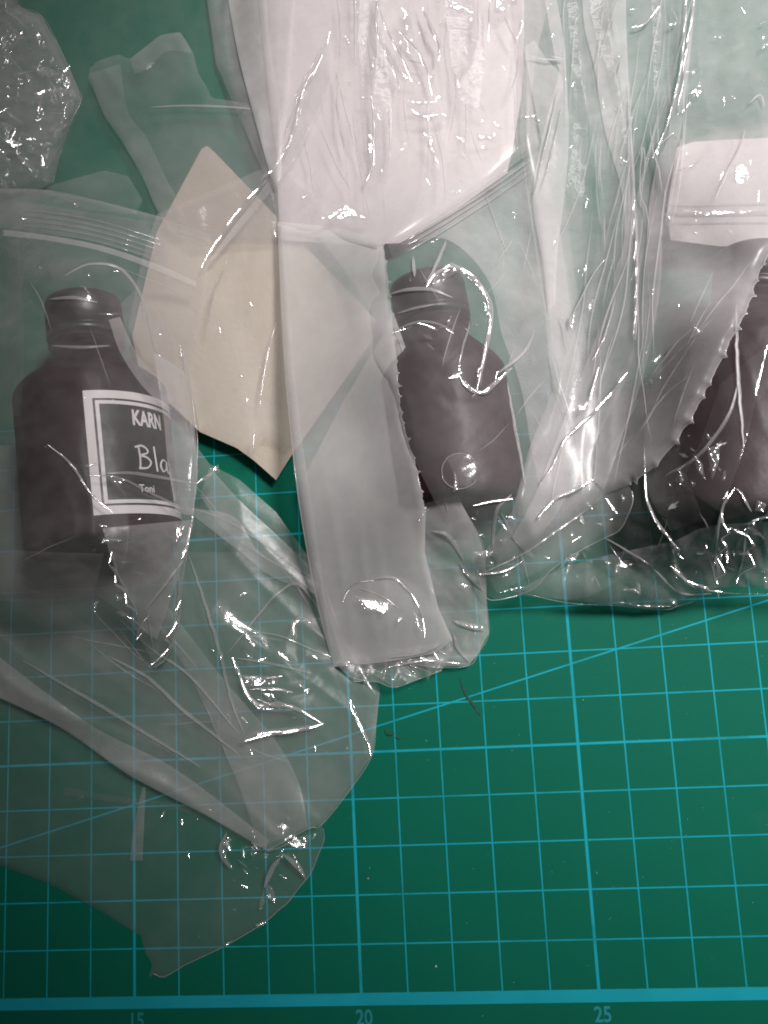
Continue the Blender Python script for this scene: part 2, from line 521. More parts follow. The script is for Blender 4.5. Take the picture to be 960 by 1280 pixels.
# ------------------------------------------------------------------ film pieces
class Sheet:
    """a piece of film: outline in the picture, height above the mat from a function"""
    def __init__(s, name, parent, poly, zf, mat, step=3.2, edge=14, zedge=None, smooth=True):
        s.poly = np.asarray(poly, float); s.zf = zf; s.edge = edge; s.zedge = zedge; s.parent = parent
        lo = s.poly.min(0) - step; hi = s.poly.max(0) + step
        u, v = np.meshgrid(np.arange(lo[0], hi[0] + step, step), np.arange(lo[1], hi[1] + step, step))
        ins = inpoly(u, v, s.poly)
        d, bu, bv = edge_dist(u, v, s.poly, True)
        u = np.where(ins, u, bu); v = np.where(ins, v, bv); d = np.where(ins, d, 0)
        cell = ins[:-1, :-1] | ins[1:, :-1] | ins[:-1, 1:] | ins[1:, 1:]
        idx = np.arange(u.size).reshape(u.shape)
        F = np.stack([idx[1:, :-1], idx[1:, 1:], idx[:-1, 1:], idx[:-1, :-1]], -1)[cell]
        used = np.unique(F); mp = np.zeros(u.size, int); mp[used] = np.arange(len(used)); F = mp[F]
        u = u.ravel()[used]; v = v.ravel()[used]; d = d.ravel()[used]
        s.o = mesh_obj(name, W(u, v, s.height(u, v, d)), F, mat, parent, smooth)

    def height(s, u, v, d=None):
        if d is None:
            d = np.where(inpoly(u, v, s.poly), edge_dist(u, v, s.poly), 0)
        z = s.zf(u, v)
        k = np.clip(d / s.edge, 0, 1); k = k * (2 - k)
        ze = z - .05 if s.zedge is None else s.zedge(u, v)
        return np.maximum(ze + (z - ze) * k, .012)

    def crease(s, pts, rad=.022, mat=None, lift=.035, name='crease', flat=.5, parent=None, taper=True):
        if name == 'zip_ridge' : flat = .5
        c = spline(pts, 4); u, v = c[:, 0], c[:, 1]
        jit = (vnoise(np.arange(len(c)) * .45, np.full(len(c), 1.5), int(abs(u[0] * 3 + v[0])) % 997) - .5) * 1.6
        z = s.height(u + jit, v) + lift
        if mat is None or mat is M_CREASE:
            z = z + .05 * (vnoise(np.arange(len(c)) * .22, np.full(len(c), 2.5), int(abs(u[0] * 5 + v[0])) % 991) - .5) * np.sin(np.linspace(0, math.pi, len(c)))
        if mat is M_FOLD:
            mat, rad, flat, lift = M_TAIL, rad * 2.4, .06, .012
        if rad >= .0255 and mat in (None, M_CREASE):
            s.gleam(u + jit, v, z + .01, rad * .8)
        return tube(name, W(u + jit, v, z), rad * .9, mat or M_CREASE, parent or s.parent, 6, flat, taper)

    def gleam(s, u, v, z, wd):
        """a highlight shaped onto a crease: an added ribbon in short facets that lean half way between lamp and lens"""
        P = W(u, v, z)
        if len(P) < 6: return
        T = np.gradient(P, axis=0); T /= np.linalg.norm(T, axis=1)[:, None] + 1e-9
        a = CAM - P; a /= np.linalg.norm(a, axis=1)[:, None]; b = LAMP - P; b /= np.linalg.norm(b, axis=1)[:, None]
        H = a + b; H /= np.linalg.norm(H, axis=1)[:, None]
        ds = np.r_[0, np.linalg.norm(np.diff(P, axis=0), axis=1)]; cum = np.cumsum(ds)
        slope = -(T * H).sum(1) / H[:, 2]
        rng = np.random.RandomState(int(abs(u[0] * 7 + v[0] * 3)) % 9999); zz = np.zeros(len(P)); acc = 0.; left = .3; on = True
        for i in range(1, len(P)):
            if on: acc += slope[i] * ds[i]
            else: acc *= .35
            zz[i] = acc; left -= ds[i]
            if left < 0:
                on = not on; left = (.25 + .45 * rng.rand()) if on else .12
        P = P.copy(); P[:, 2] += zz
        T = np.gradient(P, axis=0); T /= np.linalg.norm(T, axis=1)[:, None] + 1e-9
        X = np.cross(H, T); X /= np.linalg.norm(X, axis=1)[:, None] + 1e-9; N = np.cross(T, X); N *= np.sign(N[:, 2:3])
        w_ = (wd * (.5 + .8 * rng.rand(len(P))) * (np.sin(np.linspace(.1, math.pi - .1, len(P))) ** .5))[:, None]
        V = np.stack([P - X * w_ - N * w_ * .18, P, P + X * w_ - N * w_ * .18], 1).reshape(-1, 3)
        i = np.arange(len(P) - 1)[:, None] * 3; k = np.arange(2)[None]
        mesh_obj('crease', V, np.stack([i + k, i + k + 1, i + k + 4, i + k + 3], -1).reshape(-1, 4), M_CREASE, s.parent)  # ribbon added over the crease to throw the lamp into the lens

    def glint(s, poly, tilt=1.0, seed=0, rough_=.02, lift=.03, mat=None, name='glint_facet'):
        """a glint built as an added film facet, leaning half way between lamp and lens"""
        P = np.asarray(poly, float); c = P.mean(0)
        z0 = float(s.height(np.array([c[0]]), np.array([c[1]]))[0]) + lift
        C = W(c[0], c[1], z0)
        a = CAM - C; a /= np.linalg.norm(a); b = LAMP - C; b /= np.linalg.norm(b)
        n = a + b; n /= np.linalg.norm(n)
        gx, gy = -n[0] / n[2] * tilt, -n[1] / n[2] * tilt

        def zf(u, v):
            q = W(u, v, np.full_like(u, z0)); dx, dy = q[..., 0] - C[0], q[..., 1] - C[1]
            sc = max(1., np.hypot(*(P.max(0) - P.min(0))) / 60 / .8)
            z = z0 + (gx * np.clip(dx, -.6, .6) + gy * np.clip(dy, -.6, .6))
            z = z + rough_ * (facets(u, v, 9, seed + 5, (*P.min(0), *P.max(0))) - .5) * 1.2 + rough_ * (ridged(u / 7, v / 7, seed) - .5)
            return z
        Sheet(name, s.parent, poly, zf, mat or M_GLINT, 1.6, 3, lambda u, v: zf(u, v) - .02)  # facet put in and tilted so that a highlight shows here


def inside_points(poly, n, rng):
    P = np.asarray(poly, float); lo, hi = P.min(0), P.max(0); out = []
    while len(out) < n:
        q = lo + rng.rand(2) * (hi - lo)
        if inpoly(np.array([q[0]]), np.array([q[1]]), P)[0]: out.append(q)
    return out


def fine_creases(sheet, poly, n, ang, spread, length, rad, seed, mat=None, lift=.012):
    """many thin pinched creases, too small to pick apart: one part"""
    rng = np.random.RandomState(seed); V = []; F = []
    for q in inside_points(poly, n, rng):
        a = math.radians(ang + spread * rng.randn()); L = length * (.4 + 1.2 * rng.rand()); k = max(5, int(L / 3)); b = (rng.rand() - .5) * .8
        s_ = np.linspace(-.5, .5, k); th = a + b * s_ + .25 * (vnoise(s_ * 6, s_ * 0 + 1.5, rng.randint(999)) - .5)
        u = q[0] + np.cumsum(np.cos(th)) * L / k - math.cos(a) * L / 2; v = q[1] + np.cumsum(np.sin(th)) * L / k - math.sin(a) * L / 2
        ok = inpoly(u, v, sheet.poly)
        if ok.sum() < 4: continue
        u, v = u[ok], v[ok]; m = len(u)
        z = sheet.height(u, v) + lift + .03 * (vnoise(np.arange(m) * .3, np.full(m, .5), rng.randint(999)) - .5)
        P = W(u, v, z); T = np.gradient(P, axis=0); T /= np.linalg.norm(T, axis=1)[:, None] + 1e-9
        Nn = np.cross(T, [0, 0, 1.]); Nn /= np.linalg.norm(Nn, axis=1)[:, None] + 1e-9; B = np.cross(Nn, T)
        r = rad * (.5 + rng.rand()) * (np.sin(np.linspace(.05, math.pi - .05, m)) + .05)
        o = len(V) and sum(len(x) for x in V); o = int(o)
        ring = np.stack([P + (Nn * math.cos(t_) + B * math.sin(t_) * .7) * r[:, None] for t_ in (0, 1.05, 2.09, 3.14)], 1).reshape(-1, 3)
        V.append(ring); i = np.arange(m - 1)[:, None] * 4 + o; kk = np.arange(3)[None]
        F.append(np.stack([i + kk, i + kk + 1, i + kk + 5, i + kk + 4], -1).reshape(-1, 4))
    o = mesh_obj('fine_creases', np.vstack(V), np.vstack(F), mat or M_CREASE, sheet.parent); o['kind'] = 'stuff'


def fine_glints(sheet, poly, n, size, seed, mat=None, lift=.02, ang=None):
    """many small added facets set to glint in the lamp: one part"""
    rng = np.random.RandomState(seed); V = []; F = []; o = 0
    for q in inside_points(poly, n, rng):
        z0 = float(sheet.height(np.array([q[0]]), np.array([q[1]]))[0]) + lift
        C = W(q[0], q[1], z0); a = CAM - C; a /= np.linalg.norm(a); b = LAMP - C; b /= np.linalg.norm(b)
        nn_ = a + b; nn_ /= np.linalg.norm(nn_); nn_ += rng.randn(3) * .13; nn_ /= np.linalg.norm(nn_)  # normal turned to mirror the lamp, with random scatter
        th = rng.rand() * 6.28 if ang is None else math.radians(ang + 25 * rng.randn())
        e1 = np.array([math.cos(th), -math.sin(th), 0.]); e1 -= nn_ * (e1 @ nn_); e1 /= np.linalg.norm(e1); e2 = np.cross(nn_, e1)
        L = size * (.3 + 1.3 * rng.rand() ** 2); w_ = L * (.07 + .30 * rng.rand())
        g = []
        for i in range(5):
            x = (i / 4 - .5) * 2
            hw = w_ * (1 - abs(x) ** 1.4) * (.6 + .8 * rng.rand()) + .004
            for y in (-1, 0, 1):
                g.append(C + e1 * x * L + e2 * (y * hw + rng.randn() * w_ * .18) + nn_ * (rng.randn() * .07 * w_ - abs(y) * .12 * hw))
        V += g
        for i in range(4):
            for y in range(2):
                k = o + i * 3 + y; F.append((k, k + 3, k + 4, k + 1))
        o += 15
    ob = mesh_obj('fine_glints', np.array(V), np.array(F), mat or M_GLINT, sheet.parent); ob['kind'] = 'stuff'


def outline_edge(sh, pts, rad=.013, name='cut_edge', lift=.0, mat=None):
    c = np.asarray(pts, float); u, v = c[:, 0], c[:, 1]
    z = sh.height(u, v, np.zeros(len(u))) + lift
    tube(name, W(u, v, z), rad * .5, mat or M_EDGE, sh.parent, 5, 1, False)


def torn(pts, pitch=30, depth=4.0, burr=3.5, seed=1):
    """a saw-cut bag mouth: shallow scallops that meet in small burrs"""
    rng = np.random.RandomState(seed); P = spline(pts, 3.0); out = []; acc = 0; nxt = pitch
    seg = np.hypot(*np.diff(P, axis=0).T); cum = np.r_[0, np.cumsum(seg)]
    marks = [0]
    while marks[-1] < cum[-1]:
        marks.append(marks[-1] + pitch * (.55 + .9 * rng.rand()))
    marks[-1] = cum[-1]
    f = lambda q: np.array([np.interp(q, cum, P[:, 0]), np.interp(q, cum, P[:, 1])])
    for a, b in zip(marks[:-1], marks[1:]):
        T = f(min(b, cum[-1])) - f(a); T /= np.linalg.norm(T) + 1e-9; N = np.array([T[1], -T[0]])
        bb = burr * (.5 + rng.rand()); dd = depth * (.5 + rng.rand())
        out.append(f(a) + N * bb)
        for q in (.10, .2, .35, .5, .65, .8, .92):
            out.append(f(a + (b - a) * q) - N * dd * (math.sin(math.pi * q) - .25) + N * rng.randn() * .35)
    out.append(f(cum[-1]))
    return [tuple(p) for p in out]


def ctr(poly, z=.0):
    c = np.asarray(poly, float).mean(0); return W(c[0], c[1], 0.0)


def strip(sheet, left, right, lift, mat, name='fold', arch=.10, seed=0, step=2.6):
    """a pleat: film doubled over itself between two edges"""
    l = spline(left, 6); r = spline(right, 6)
    poly = np.vstack([l, r[::-1]])

    def zf(u, v):
        return sheet.height(u, v) + lift * .4
    return Sheet(name, sheet.parent, poly, zf, mat, step, 3, lambda u, v: sheet.height(u, v) + lift * .4 - .006)

# ------------------------------------------------------------------ white and cream inserts
def slab(name, poly, zf, thick, mat, label, cat, step=4):
    """a stiff sheet with a top, an underside and edges"""
    P = np.asarray(poly, float)
    t = empty(name, ctr(P), label, cat)
    top = Sheet('face', t, P, zf, mat, step, 1, zf)
    Sheet('underside', t, P, lambda u, v: zf(u, v) - thick, mat, step * 2, 1, lambda u, v: zf(u, v) - thick)
    c = np.vstack([spline(np.array([P[i], P[(i + 1) % len(P)]]), 6)[:-1] for i in range(len(P))])
    z = zf(c[:, 0], c[:, 1]); n = len(c)
    V = np.concatenate([W(c[:, 0], c[:, 1], z), W(c[:, 0], c[:, 1], z - thick)])
    mesh_obj('rim', V, [(i, (i + 1) % n, n + (i + 1) % n, n + i) for i in range(n)], mat, t)
    return t


slab('cream_card', CARD, lambda u, v: 0.42 + .0006 * (300 - u) + .05 * (vnoise(u / 90, v / 90, 3) - .5), .05, M_CARD,
     'cream card with a rounded top corner, lying askew between the labelled bottle and frosted strip', 'card')
slab('white_sheet', [(326, -50), (655, -50), (655, 60), (652, 120), (641, 185), (634, 216), (570, 262), (500, 304), (440, 306), (350, 300), (345, 200), (336, 120)],
     lambda u, v: .50 + .08 * np.sin((u - 320) / 330 * 3.1) + .03 * vnoise(u / 60, v / 60, 8), .04, M_WHITE,
     'large white sheet under crinkled film at the top centre', 'paper')
slab('white_sheet', [(846, 184), (868, 177), (1000, 170), (1000, 306), (900, 308), (838, 300), (834, 262)],
     lambda u, v: .75 + .25 * np.sqrt(np.clip(1 - ((v - 240) / 78) ** 2, 0, 1)), .05, M_WHITE,
     'smaller white sheet above the bottle cut by the right edge', 'paper')

# ------------------------------------------------------------------ bag G: crumpled bag, top left corner
poly = [(-50, -50), (30, -50), (22, 8), (52, 20), (74, 58), (96, 108), (102, 124), (90, 150), (76, 190), (66, 229), (50, 236), (-50, 250)]
t = empty('plastic_bag', ctr(poly), 'crumpled shiny clear bag in the top left corner', 'plastic bag')
zG = lambda u, v: .35 + .18 * facets(u, v, 34, 11, (-50, -50, 110, 250)) + .10 * ridged(u / 14, v / 11, 5) + .05 * ridged(u / 6, v / 5, 6)
sG = Sheet('front_film', t, poly, zG, M_CLEAR, 2.2, 16, lambda u, v: .06 + 0 * u)
Sheet('back_film', t, poly, lambda u, v: .06 + .05 * vnoise(u / 30, v / 30, 2), M_MILKY, 5, 10)
outline_edge(sG, spline(poly[2:10], 4))
for k, p in enumerate([[(40, 82), (60, 84), (80, 94), (62, 97), (48, 94)], [(0, 152), (12, 155), (22, 162), (4, 164)], [(18, 190), (28, 196), (42, 212), (30, 208)],
                       [(48, 178), (62, 182), (54, 186)], [(0, 220), (8, 228), (16, 244), (4, 240)], [(52, 222), (66, 226), (58, 229)], [(44, 116), (54, 120), (52, 134), (46, 130)],
                       [(68, 110), (92, 112), (96, 118), (72, 120)], [(10, 32), (20, 38), (30, 46), (18, 44)], [(60, 160), (80, 162), (64, 166)], [(0, 186), (8, 190), (6, 202), (-2, 198)], [(78, 128), (90, 124), (84, 136)]]):
    sG.glint(p, 1, 40 + k, .03)

# ------------------------------------------------------------------ bag H: faint film, top left, and the wide film it belongs to
poly = [(-50, -50), (352, -50), (350, 120), (352, 300), (280, 300), (205, 276), (130, 256), (60, 242), (-50, 240)]
t = empty('plastic_bag', ctr([(110, 40), (300, 280)]), 'faint flat clear bag with a soft folded top, above the cream card', 'plastic bag')
zH = lambda u, v: .25 + .5 * np.clip(drape(u, v), 0, 1.6) + .05 * vnoise(u / 50, v / 50, 4) + .04 * streaks(u, v, 60, 150, 30, 8)
sH = Sheet('back_film', t, poly, zH, M_CLEAR, 6, 20)
poly = [(110, 98), (112, 86), (122, 76), (148, 68), (162, 74), (180, 60), (200, 44), (224, 40), (234, 52), (242, 68), (248, 92), (258, 108), (264, 122), (300, 128), (345, 140), (345, 300), (240, 310), (214, 290), (190, 250), (176, 214), (152, 176), (130, 142)]
zH2 = lambda u, v: zH(u, v) + .12 + .06 * vnoise(u / 22, v / 22, 14) + .05 * streaks(u, v, 62, 120, 26, 9)
sH2 = Sheet('front_film', t, poly, zH2, M_CLEAR, 3.6, 10)
strip(sH2, [(112, 92), (128, 140), (152, 176), (178, 222), (196, 262), (214, 292)], [(150, 80), (160, 140), (182, 170), (206, 220), (222, 250), (236, 292)], .05, M_CLEAR)
strip(sH2, [(162, 74), (182, 58), (202, 44), (226, 40)], [(168, 92), (188, 84), (208, 64), (240, 66)], .05, M_CLEAR)
sH2.crease([(188, 134), (232, 132), (290, 134), (345, 140)], .016, M_FOLD)
poly = [(55, 240), (62, 232), (130, 213), (160, 220), (178, 250), (170, 268), (110, 262)]
Sheet('flap', t, poly, lambda u, v: zH(u, v) + .10, M_CLEAR, 4, 8)

# ------------------------------------------------------------------ bag B: the big empty end of a bag, lower left
back = [(-50, 690), (400, 690), (440, 800), (475, 862), (466, 943), (402, 1030), (405, 1050), (398, 1068), (388, 1092), (372, 1112), (360, 1128), (350, 1136), (332, 1152), (300, 1172), (270, 1188), (232, 1206), (205, 1221), (192, 1217), (186, 1222), (190, 1205), (182, 1192), (176, 1170), (130, 1142), (60, 1104), (-50, 1064)]
t = empty('plastic_bag', ctr(back), 'long empty tail of a clear bag lying on the grid at the lower left', 'plastic bag')
zB1 = lambda u, v: .08 + .10 * vnoise(u / 70, v / 70, 21) + .05 * streaks(u, v, 35, 200, 30, 22) + .05 * facets(u, v, 60, 23, (0, 690, 480, 1220)) \
    + .30 * np.exp(-((u - 345) / 48) ** 2 - ((v - 1062) / 34) ** 2) * (facets(u, v, 22, 24, (280, 1000, 410, 1140)))
sB1 = Sheet('back_film', t, back, zB1, M_CLEAR, 3.0, 12, lambda u, v: .04 + 0 * u)
outline_edge(sB1, spline([(404, 1036), (405, 1050), (398, 1068), (388, 1092), (372, 1112), (360, 1128), (350, 1136), (332, 1152), (300, 1172), (270, 1188), (232, 1206), (205, 1221), (192, 1217)], 4), .016)
front = [(-50, 560), (236, 545), (262, 580), (300, 600), (345, 640), (392, 705), (404, 780), (418, 835), (440, 852), (462, 858), (474, 866), (470, 905), (465, 944), (440, 984), (402, 1031), (385, 1036), (334, 1064), (310, 1050), (262, 1022), (162, 970), (90, 914), (0, 873), (-50, 850)]
zB2 = lambda u, v: .26 + .30 * np.clip(drape(u, v), 0, 1) + .10 * vnoise(u / 60, v / 60, 31) + .10 * streaks(u, v, 36, 260, 34, 32) + .07 * facets(u, v, 70, 33, (0, 560, 480, 1060)) \
    + .16 * np.exp(-((u - 350) / 60) ** 2 - ((v - 840) / 55) ** 2) * facets(u, v, 30, 34, (280, 770, 430, 920))
sB2 = Sheet('front_film', t, front, zB2, M_TAIL, 2.6, 16)
outline_edge(sB2, spline([(474, 866), (470, 905), (465, 944), (440, 984), (402, 1031), (385, 1036), (334, 1064)], 4), .016)
strip(sB2, [(-45, 856), (0, 872), (80, 912), (162, 969), (260, 1020), (332, 1062)], [(-45, 790), (0, 822), (60, 868), (128, 915), (220, 962), (336, 1050)], .05, M_FOLD, seed=1)
strip(sB2, [(-45, 700), (60, 790), (180, 880), (300, 960)], [(-45, 660), (80, 760), (200, 840), (310, 930)], .04, M_THIN, seed=41)
strip(sB2, [(250, 700), (270, 760), (292, 850)], [(300, 700), (330, 760), (296, 820)], .04, M_THIN, seed=42)
strip(sB2, [(180, 760), (240, 850), (290, 960), (325, 1060)], [(205, 752), (280, 850), (340, 920), (372, 975), (385, 1034)], .05, M_TAIL, seed=2)
strip(sB2, [(262, 584), (300, 626), (345, 668), (396, 716)], [(250, 620), (282, 664), (335, 700), (398, 736)], .06, M_FOLD, seed=3)
strip(sB2, [(230, 634), (292, 646), (320, 686), (350, 706), (398, 728)], [(238, 642), (300, 690), (338, 720), (398, 744)], .10, M_FOLD, seed=4)
strip(sB1, [(178, 984), (168, 1030), (162, 1076)], [(182, 984), (180, 1030), (178, 1076)], .05, M_TAIL, seed=5)
strip(sB1, [(80, 984), (150, 996), (240, 1006)], [(80, 994), (150, 1004), (240, 1016)], .05, M_THIN, seed=6)
for p, r in (([(27, 825), (73, 852), (135, 888), (190, 922), (252, 960)], .020), ([(135, 820), (184, 847), (225, 885), (262, 914), (300, 945)], .020), ([(150, 775), (190, 812), (240, 848), (300, 920)], .015),
             ([(236, 694), (258, 760), (276, 822), (290, 880), (306, 920)], .020), ([(284, 818), (330, 760), (352, 738), (372, 730), (392, 752), (404, 776)], .015),
             ([(470, 868), (452, 846)], .014), ([(438, 874), (440, 888), (452, 908), (461, 930), (464, 944)], .026), ([(240, 634), (300, 660), (398, 730)], .014),
             ):
    sB2.crease(p, r, M_FOLD if r < .0205 else M_CREASE)
for k, p in enumerate([[(292, 822), (300, 838), (304, 852), (312, 870), (324, 882), (342, 880), (368, 886), (404, 904), (372, 890), (340, 890), (322, 888), (304, 868), (298, 846)],
                       [(404, 904), (396, 912), (340, 920), (302, 924), (318, 914), (372, 908)], [(304, 844), (348, 846), (346, 856), (322, 860), (306, 858)], [(322, 862), (350, 860), (370, 866), (340, 864)],
                       [(362, 778), (372, 772), (384, 774), (390, 780), (376, 778), (370, 784), (372, 800), (364, 796)], [(440, 876), (446, 892), (456, 914), (462, 932), (456, 926), (446, 908)],
                       [(268, 756), (280, 758), (276, 761)], [(276, 814), (280, 820), (275, 824)]]):
    sB2.glint(p, 1.0, 60 + k, .008 if k < 6 else .02, .05)
for k, p in enumerate([[(314, 1052), (326, 1056), (325, 1064), (316, 1062)], [(318, 1062), (322, 1066), (316, 1072), (312, 1066)], [(280, 1050), (284, 1072), (290, 1084), (282, 1078), (277, 1062)], [(366, 1066), (374, 1080), (382, 1098), (374, 1090)],
                       [(346, 1070), (358, 1066), (352, 1074)], [(318, 1156), (332, 1150), (334, 1154), (322, 1160)], [(280, 1180), (292, 1174), (284, 1184)], [(284, 1044), (290, 1050), (286, 1056)], [(258, 1010), (266, 1012), (264, 1016)], [(372, 1046), (388, 1044), (384, 1060), (374, 1062)]]):
    sB1.glint(p, 1.0, 80 + k, .03, .16)
for p in ([(291, 822), (302, 850), (312, 872), (326, 882), (348, 880), (376, 889), (404, 905)], [(404, 905), (376, 912), (340, 917), (304, 925)], [(303, 846), (326, 848), (350, 846)], [(312, 862), (340, 861), (364, 866)], [(322, 874), (340, 882), (362, 884)]):
    sB2.crease(p, .055 if len(p) > 3 else .035, None, .05)  # ribs and lamp-facing ribbons trace the outline of a large glint
sB1.crease([(330, 1066), (352, 1058), (366, 1050), (370, 1036)], .02)
sB1.crease([(330, 1110), (338, 1090), (350, 1072)], .03, M_FOLD); sB1.crease([(354, 1068), (372, 1084), (382, 1100)], .03, M_FOLD)
sB1.crease([(284, 1040), (276, 1058), (280, 1076), (290, 1086)], .024, M_FOLD)
sB2.crease([(310, 790), (350, 795), (390, 812), (418, 822)], .02); sB2.crease([(362, 798), (366, 780), (376, 772), (388, 778)], .024)
sB2.crease([(312, 792), (310, 808)], .014); sB2.crease([(292, 822), (340, 830), (390, 842)], .014, M_FOLD)

# ------------------------------------------------------------------ bag A: zip bag round the labelled bottle
poly = [(-50, 234), (12, 236), (60, 238), (130, 253), (205, 273), (264, 292), (256, 380), (236, 460), (243, 520), (247, 560), (241, 645), (229, 720), (223, 775), (213, 815), (194, 835), (184, 815), (168, 785), (148, 762), (120, 744), (60, 754), (-50, 748)]
t = empty('plastic_bag', ctr(poly), 'clear zip bag wrapped round the bottle with the white framed label', 'plastic bag')
zA = lambda u, v: drape(u, v) + .16 + .06 * streaks(u, v, 84, 220, 40, 41) + .05 * streaks(u, v, 30, 90, 30, 42) + .04 * facets(u, v, 46, 43, (-50, 230, 260, 840)) \
    + .06 * np.exp(-((v - 690) / 40) ** 2) * facets(u, v, 20, 44, (100, 640, 250, 760))
sA = Sheet('front_film', t, poly, zA, M_VEIL, 2.8, 18)
Sheet('back_film', t, [(-50, 240), (205, 280), (250, 420), (236, 640), (180, 740), (-50, 740)], lambda u, v: .05 + .03 * vnoise(u / 40, v / 40, 6), M_CLEAR, 8, 10)
outline_edge(sA, spline(poly[1:6], 6), .012); outline_edge(sA, spline(poly[7:15], 4), .014)
strip(sA, [(-45, 236), (60, 238), (130, 253), (210, 274)], [(-45, 282), (60, 290), (130, 303), (214, 334)], .05, M_CLEAR, 'zip_band', .02)
for k in range(5):
    o = 6.5 * k
    sA.crease([(28, 262 + o), (80, 268 + o), (130, 278 + o), (202, 300 + o)], .014, M_ZIP, .09, 'zip_ridge')
strip(sA, [(4, 287), (60, 294), (130, 308), (200, 332), (245, 352)], [(4, 295), (60, 301), (130, 315), (200, 340), (245, 359)], .10, M_FOLD, 'zip_ridge', .02)
strip(sA, [(10, 300), (4, 420), (0, 520)], [(24, 300), (30, 420), (26, 520)], .05, M_THIN)
strip(sA, [(192, 440), (204, 520), (210, 580), (220, 640)], [(232, 466), (244, 540), (247, 600), (240, 645)], .10, M_FOLD, seed=44)
strip(sA, [(128, 660), (146, 720), (176, 786)], [(238, 650), (226, 710), (196, 800)], .05, M_FOLD, seed=45)
strip(sA, [(-45, 684), (60, 690), (130, 692)], [(-45, 746), (60, 748), (118, 740)], .05, M_CLEAR, seed=46)
strip(sA, [(60, 330), (70, 360), (90, 372)], [(120, 320), (160, 340), (180, 390)], .05, M_THIN, seed=47)
strip(sA, [(150, 380), (165, 440), (200, 500), (236, 560)], [(172, 360), (214, 420), (226, 500), (244, 560)], .08, M_CLEAR, seed=4)
strip(sA, [(136, 400), (150, 440), (176, 480), (206, 510)], [(150, 396), (170, 440), (196, 472), (216, 500)], .06, M_FOLD, seed=5)
for p, r in (([(60, 556), (90, 582), (112, 616), (140, 640)], .026), ([(112, 594), (150, 598), (200, 622), (240, 640)], .024), ([(128, 592), (170, 592), (246, 605)], .016), ([(140, 690), (146, 716), (158, 740), (174, 768)], .040), ([(130, 674), (152, 676)], .03),
             ([(241, 645), (236, 668), (231, 698)], .042), ([(226, 750), (220, 790), (208, 822), (193, 834)], .034), ([(183, 762), (187, 788), (192, 812)], .022), ([(230, 700), (206, 730), (182, 762)], .02), ([(62, 374), (92, 372), (122, 378)], .02), ([(64, 432), (100, 434), (138, 432)], .016),
             ([(246, 605), (262, 594), (272, 584)], .03), ([(170, 800), (176, 780), (182, 762)], .03), ([(220, 700), (224, 740), (214, 800)], .018), ([(226, 440), (232, 470), (240, 540), (247, 590)], .014), ([(80, 345), (112, 330), (150, 336), (176, 370), (180, 400)], .018)):
    sA.crease(p, r, M_FOLD if r < .0205 else M_CREASE)
for k, p in enumerate([[(106, 582), (128, 576), (126, 580), (108, 584)], [(142, 598), (158, 600), (152, 606), (140, 603)], [(128, 672), (152, 674), (148, 679), (126, 680)], [(219, 656), (234, 654), (228, 672), (220, 680)], [(224, 430), (230, 440), (229, 456), (224, 444)],
                       [(92, 254), (98, 253), (98, 259), (93, 259)], [(141, 338), (149, 338), (147, 342)], [(120, 392), (156, 391), (140, 395)], [(262, 586), (273, 580), (274, 590), (266, 594)], [(116, 754), (124, 750), (118, 766)], [(144, 742), (154, 748), (146, 752)], [(27, 273), (34, 273), (31, 276)]]):
    sA.glint(p, 1, 100 + k, .02, .08)

# ------------------------------------------------------------------ sleeve over the cream card
poly = [(196, 268), (262, 240), (352, 200), (420, 270), (484, 330), (484, 410), (420, 490), (362, 560), (330, 545), (318, 570), (296, 556), (250, 538), (236, 470), (182, 452), (160, 410), (176, 330)]
t = empty('plastic_bag', ctr(poly), 'thin clear sleeve stretched over the cream card', 'plastic bag')
zS = lambda u, v: drape(u, v) + .12 + .05 * streaks(u, v, 100, 200, 36, 51) + .03 * facets(u, v, 50, 52, (160, 180, 490, 580))
sS = Sheet('front_film', t, poly, zS, M_SOFT, 3, 14)
for p, r in (([(284, 325), (272, 350), (264, 380), (262, 408)], .022), ([(345, 405), (335, 440), (328, 480), (325, 510)], .02), ([(318, 540), (316, 570)], .012), ([(226, 436), (232, 460), (228, 480)], .02), ([(170, 372), (180, 380), (196, 440), (232, 470)], .02)):
    sS.crease(p, r)
for k, p in enumerate([[(296, 466), (306, 470), (302, 473)], [(274, 408), (277, 416), (274, 420)], [(318, 540), (319, 552), (316, 548)], [(322, 260), (324, 264), (320, 265)]]):
    sS.glint(p, 1, 130 + k, .02, .05)

# ------------------------------------------------------------------ bag D: bag round the middle bottle
polyD = [(440, 322), (482, 294), (560, 246), (672, 166), (700, 180), (716, 330), (742, 480), (760, 560), (790, 614), (791, 627), (784, 646), (774, 663), (755, 673), (726, 688), (691, 711), (665, 737), (621, 750), (605, 743), (596, 712), (560, 660), (470, 480)]
t = empty('plastic_bag', ctr(polyD), 'clear zip bag holding the middle bottle, its corner flap on the grid', 'plastic bag')
box = (440, 180, 790, 750)
zD = lambda u, v: drape(u, v) + .14 + .10 * streaks(u, v, 80, 200, 44, 61) + .05 * facets(u, v, 44, 62, box) + .10 * np.exp(-((u - 570) / 60) ** 2 - ((v - 420) / 70) ** 2) * facets(u, v, 26, 63, box) \
    + .10 * np.exp(-((u - 640) / 60) ** 2 - ((v - 680) / 50) ** 2) * facets(u, v, 24, 64, box)
sD = Sheet('front_film', t, polyD, zD, M_SOFT, 2.8, 16)
Sheet('back_film', t, [(470, 330), (680, 200), (740, 480), (786, 626), (752, 668), (690, 705), (622, 742), (560, 640)], lambda u, v: .05 + .03 * vnoise(u / 40, v / 40, 7), M_SOFT, 8, 10)
outline_edge(sD, spline(polyD[8:19], 4), .020)
strip(sD, [(484, 306), (560, 262), (670, 184)], [(490, 322), (570, 280), (680, 202)], .06, M_CLEAR, 'zip_band', .02)
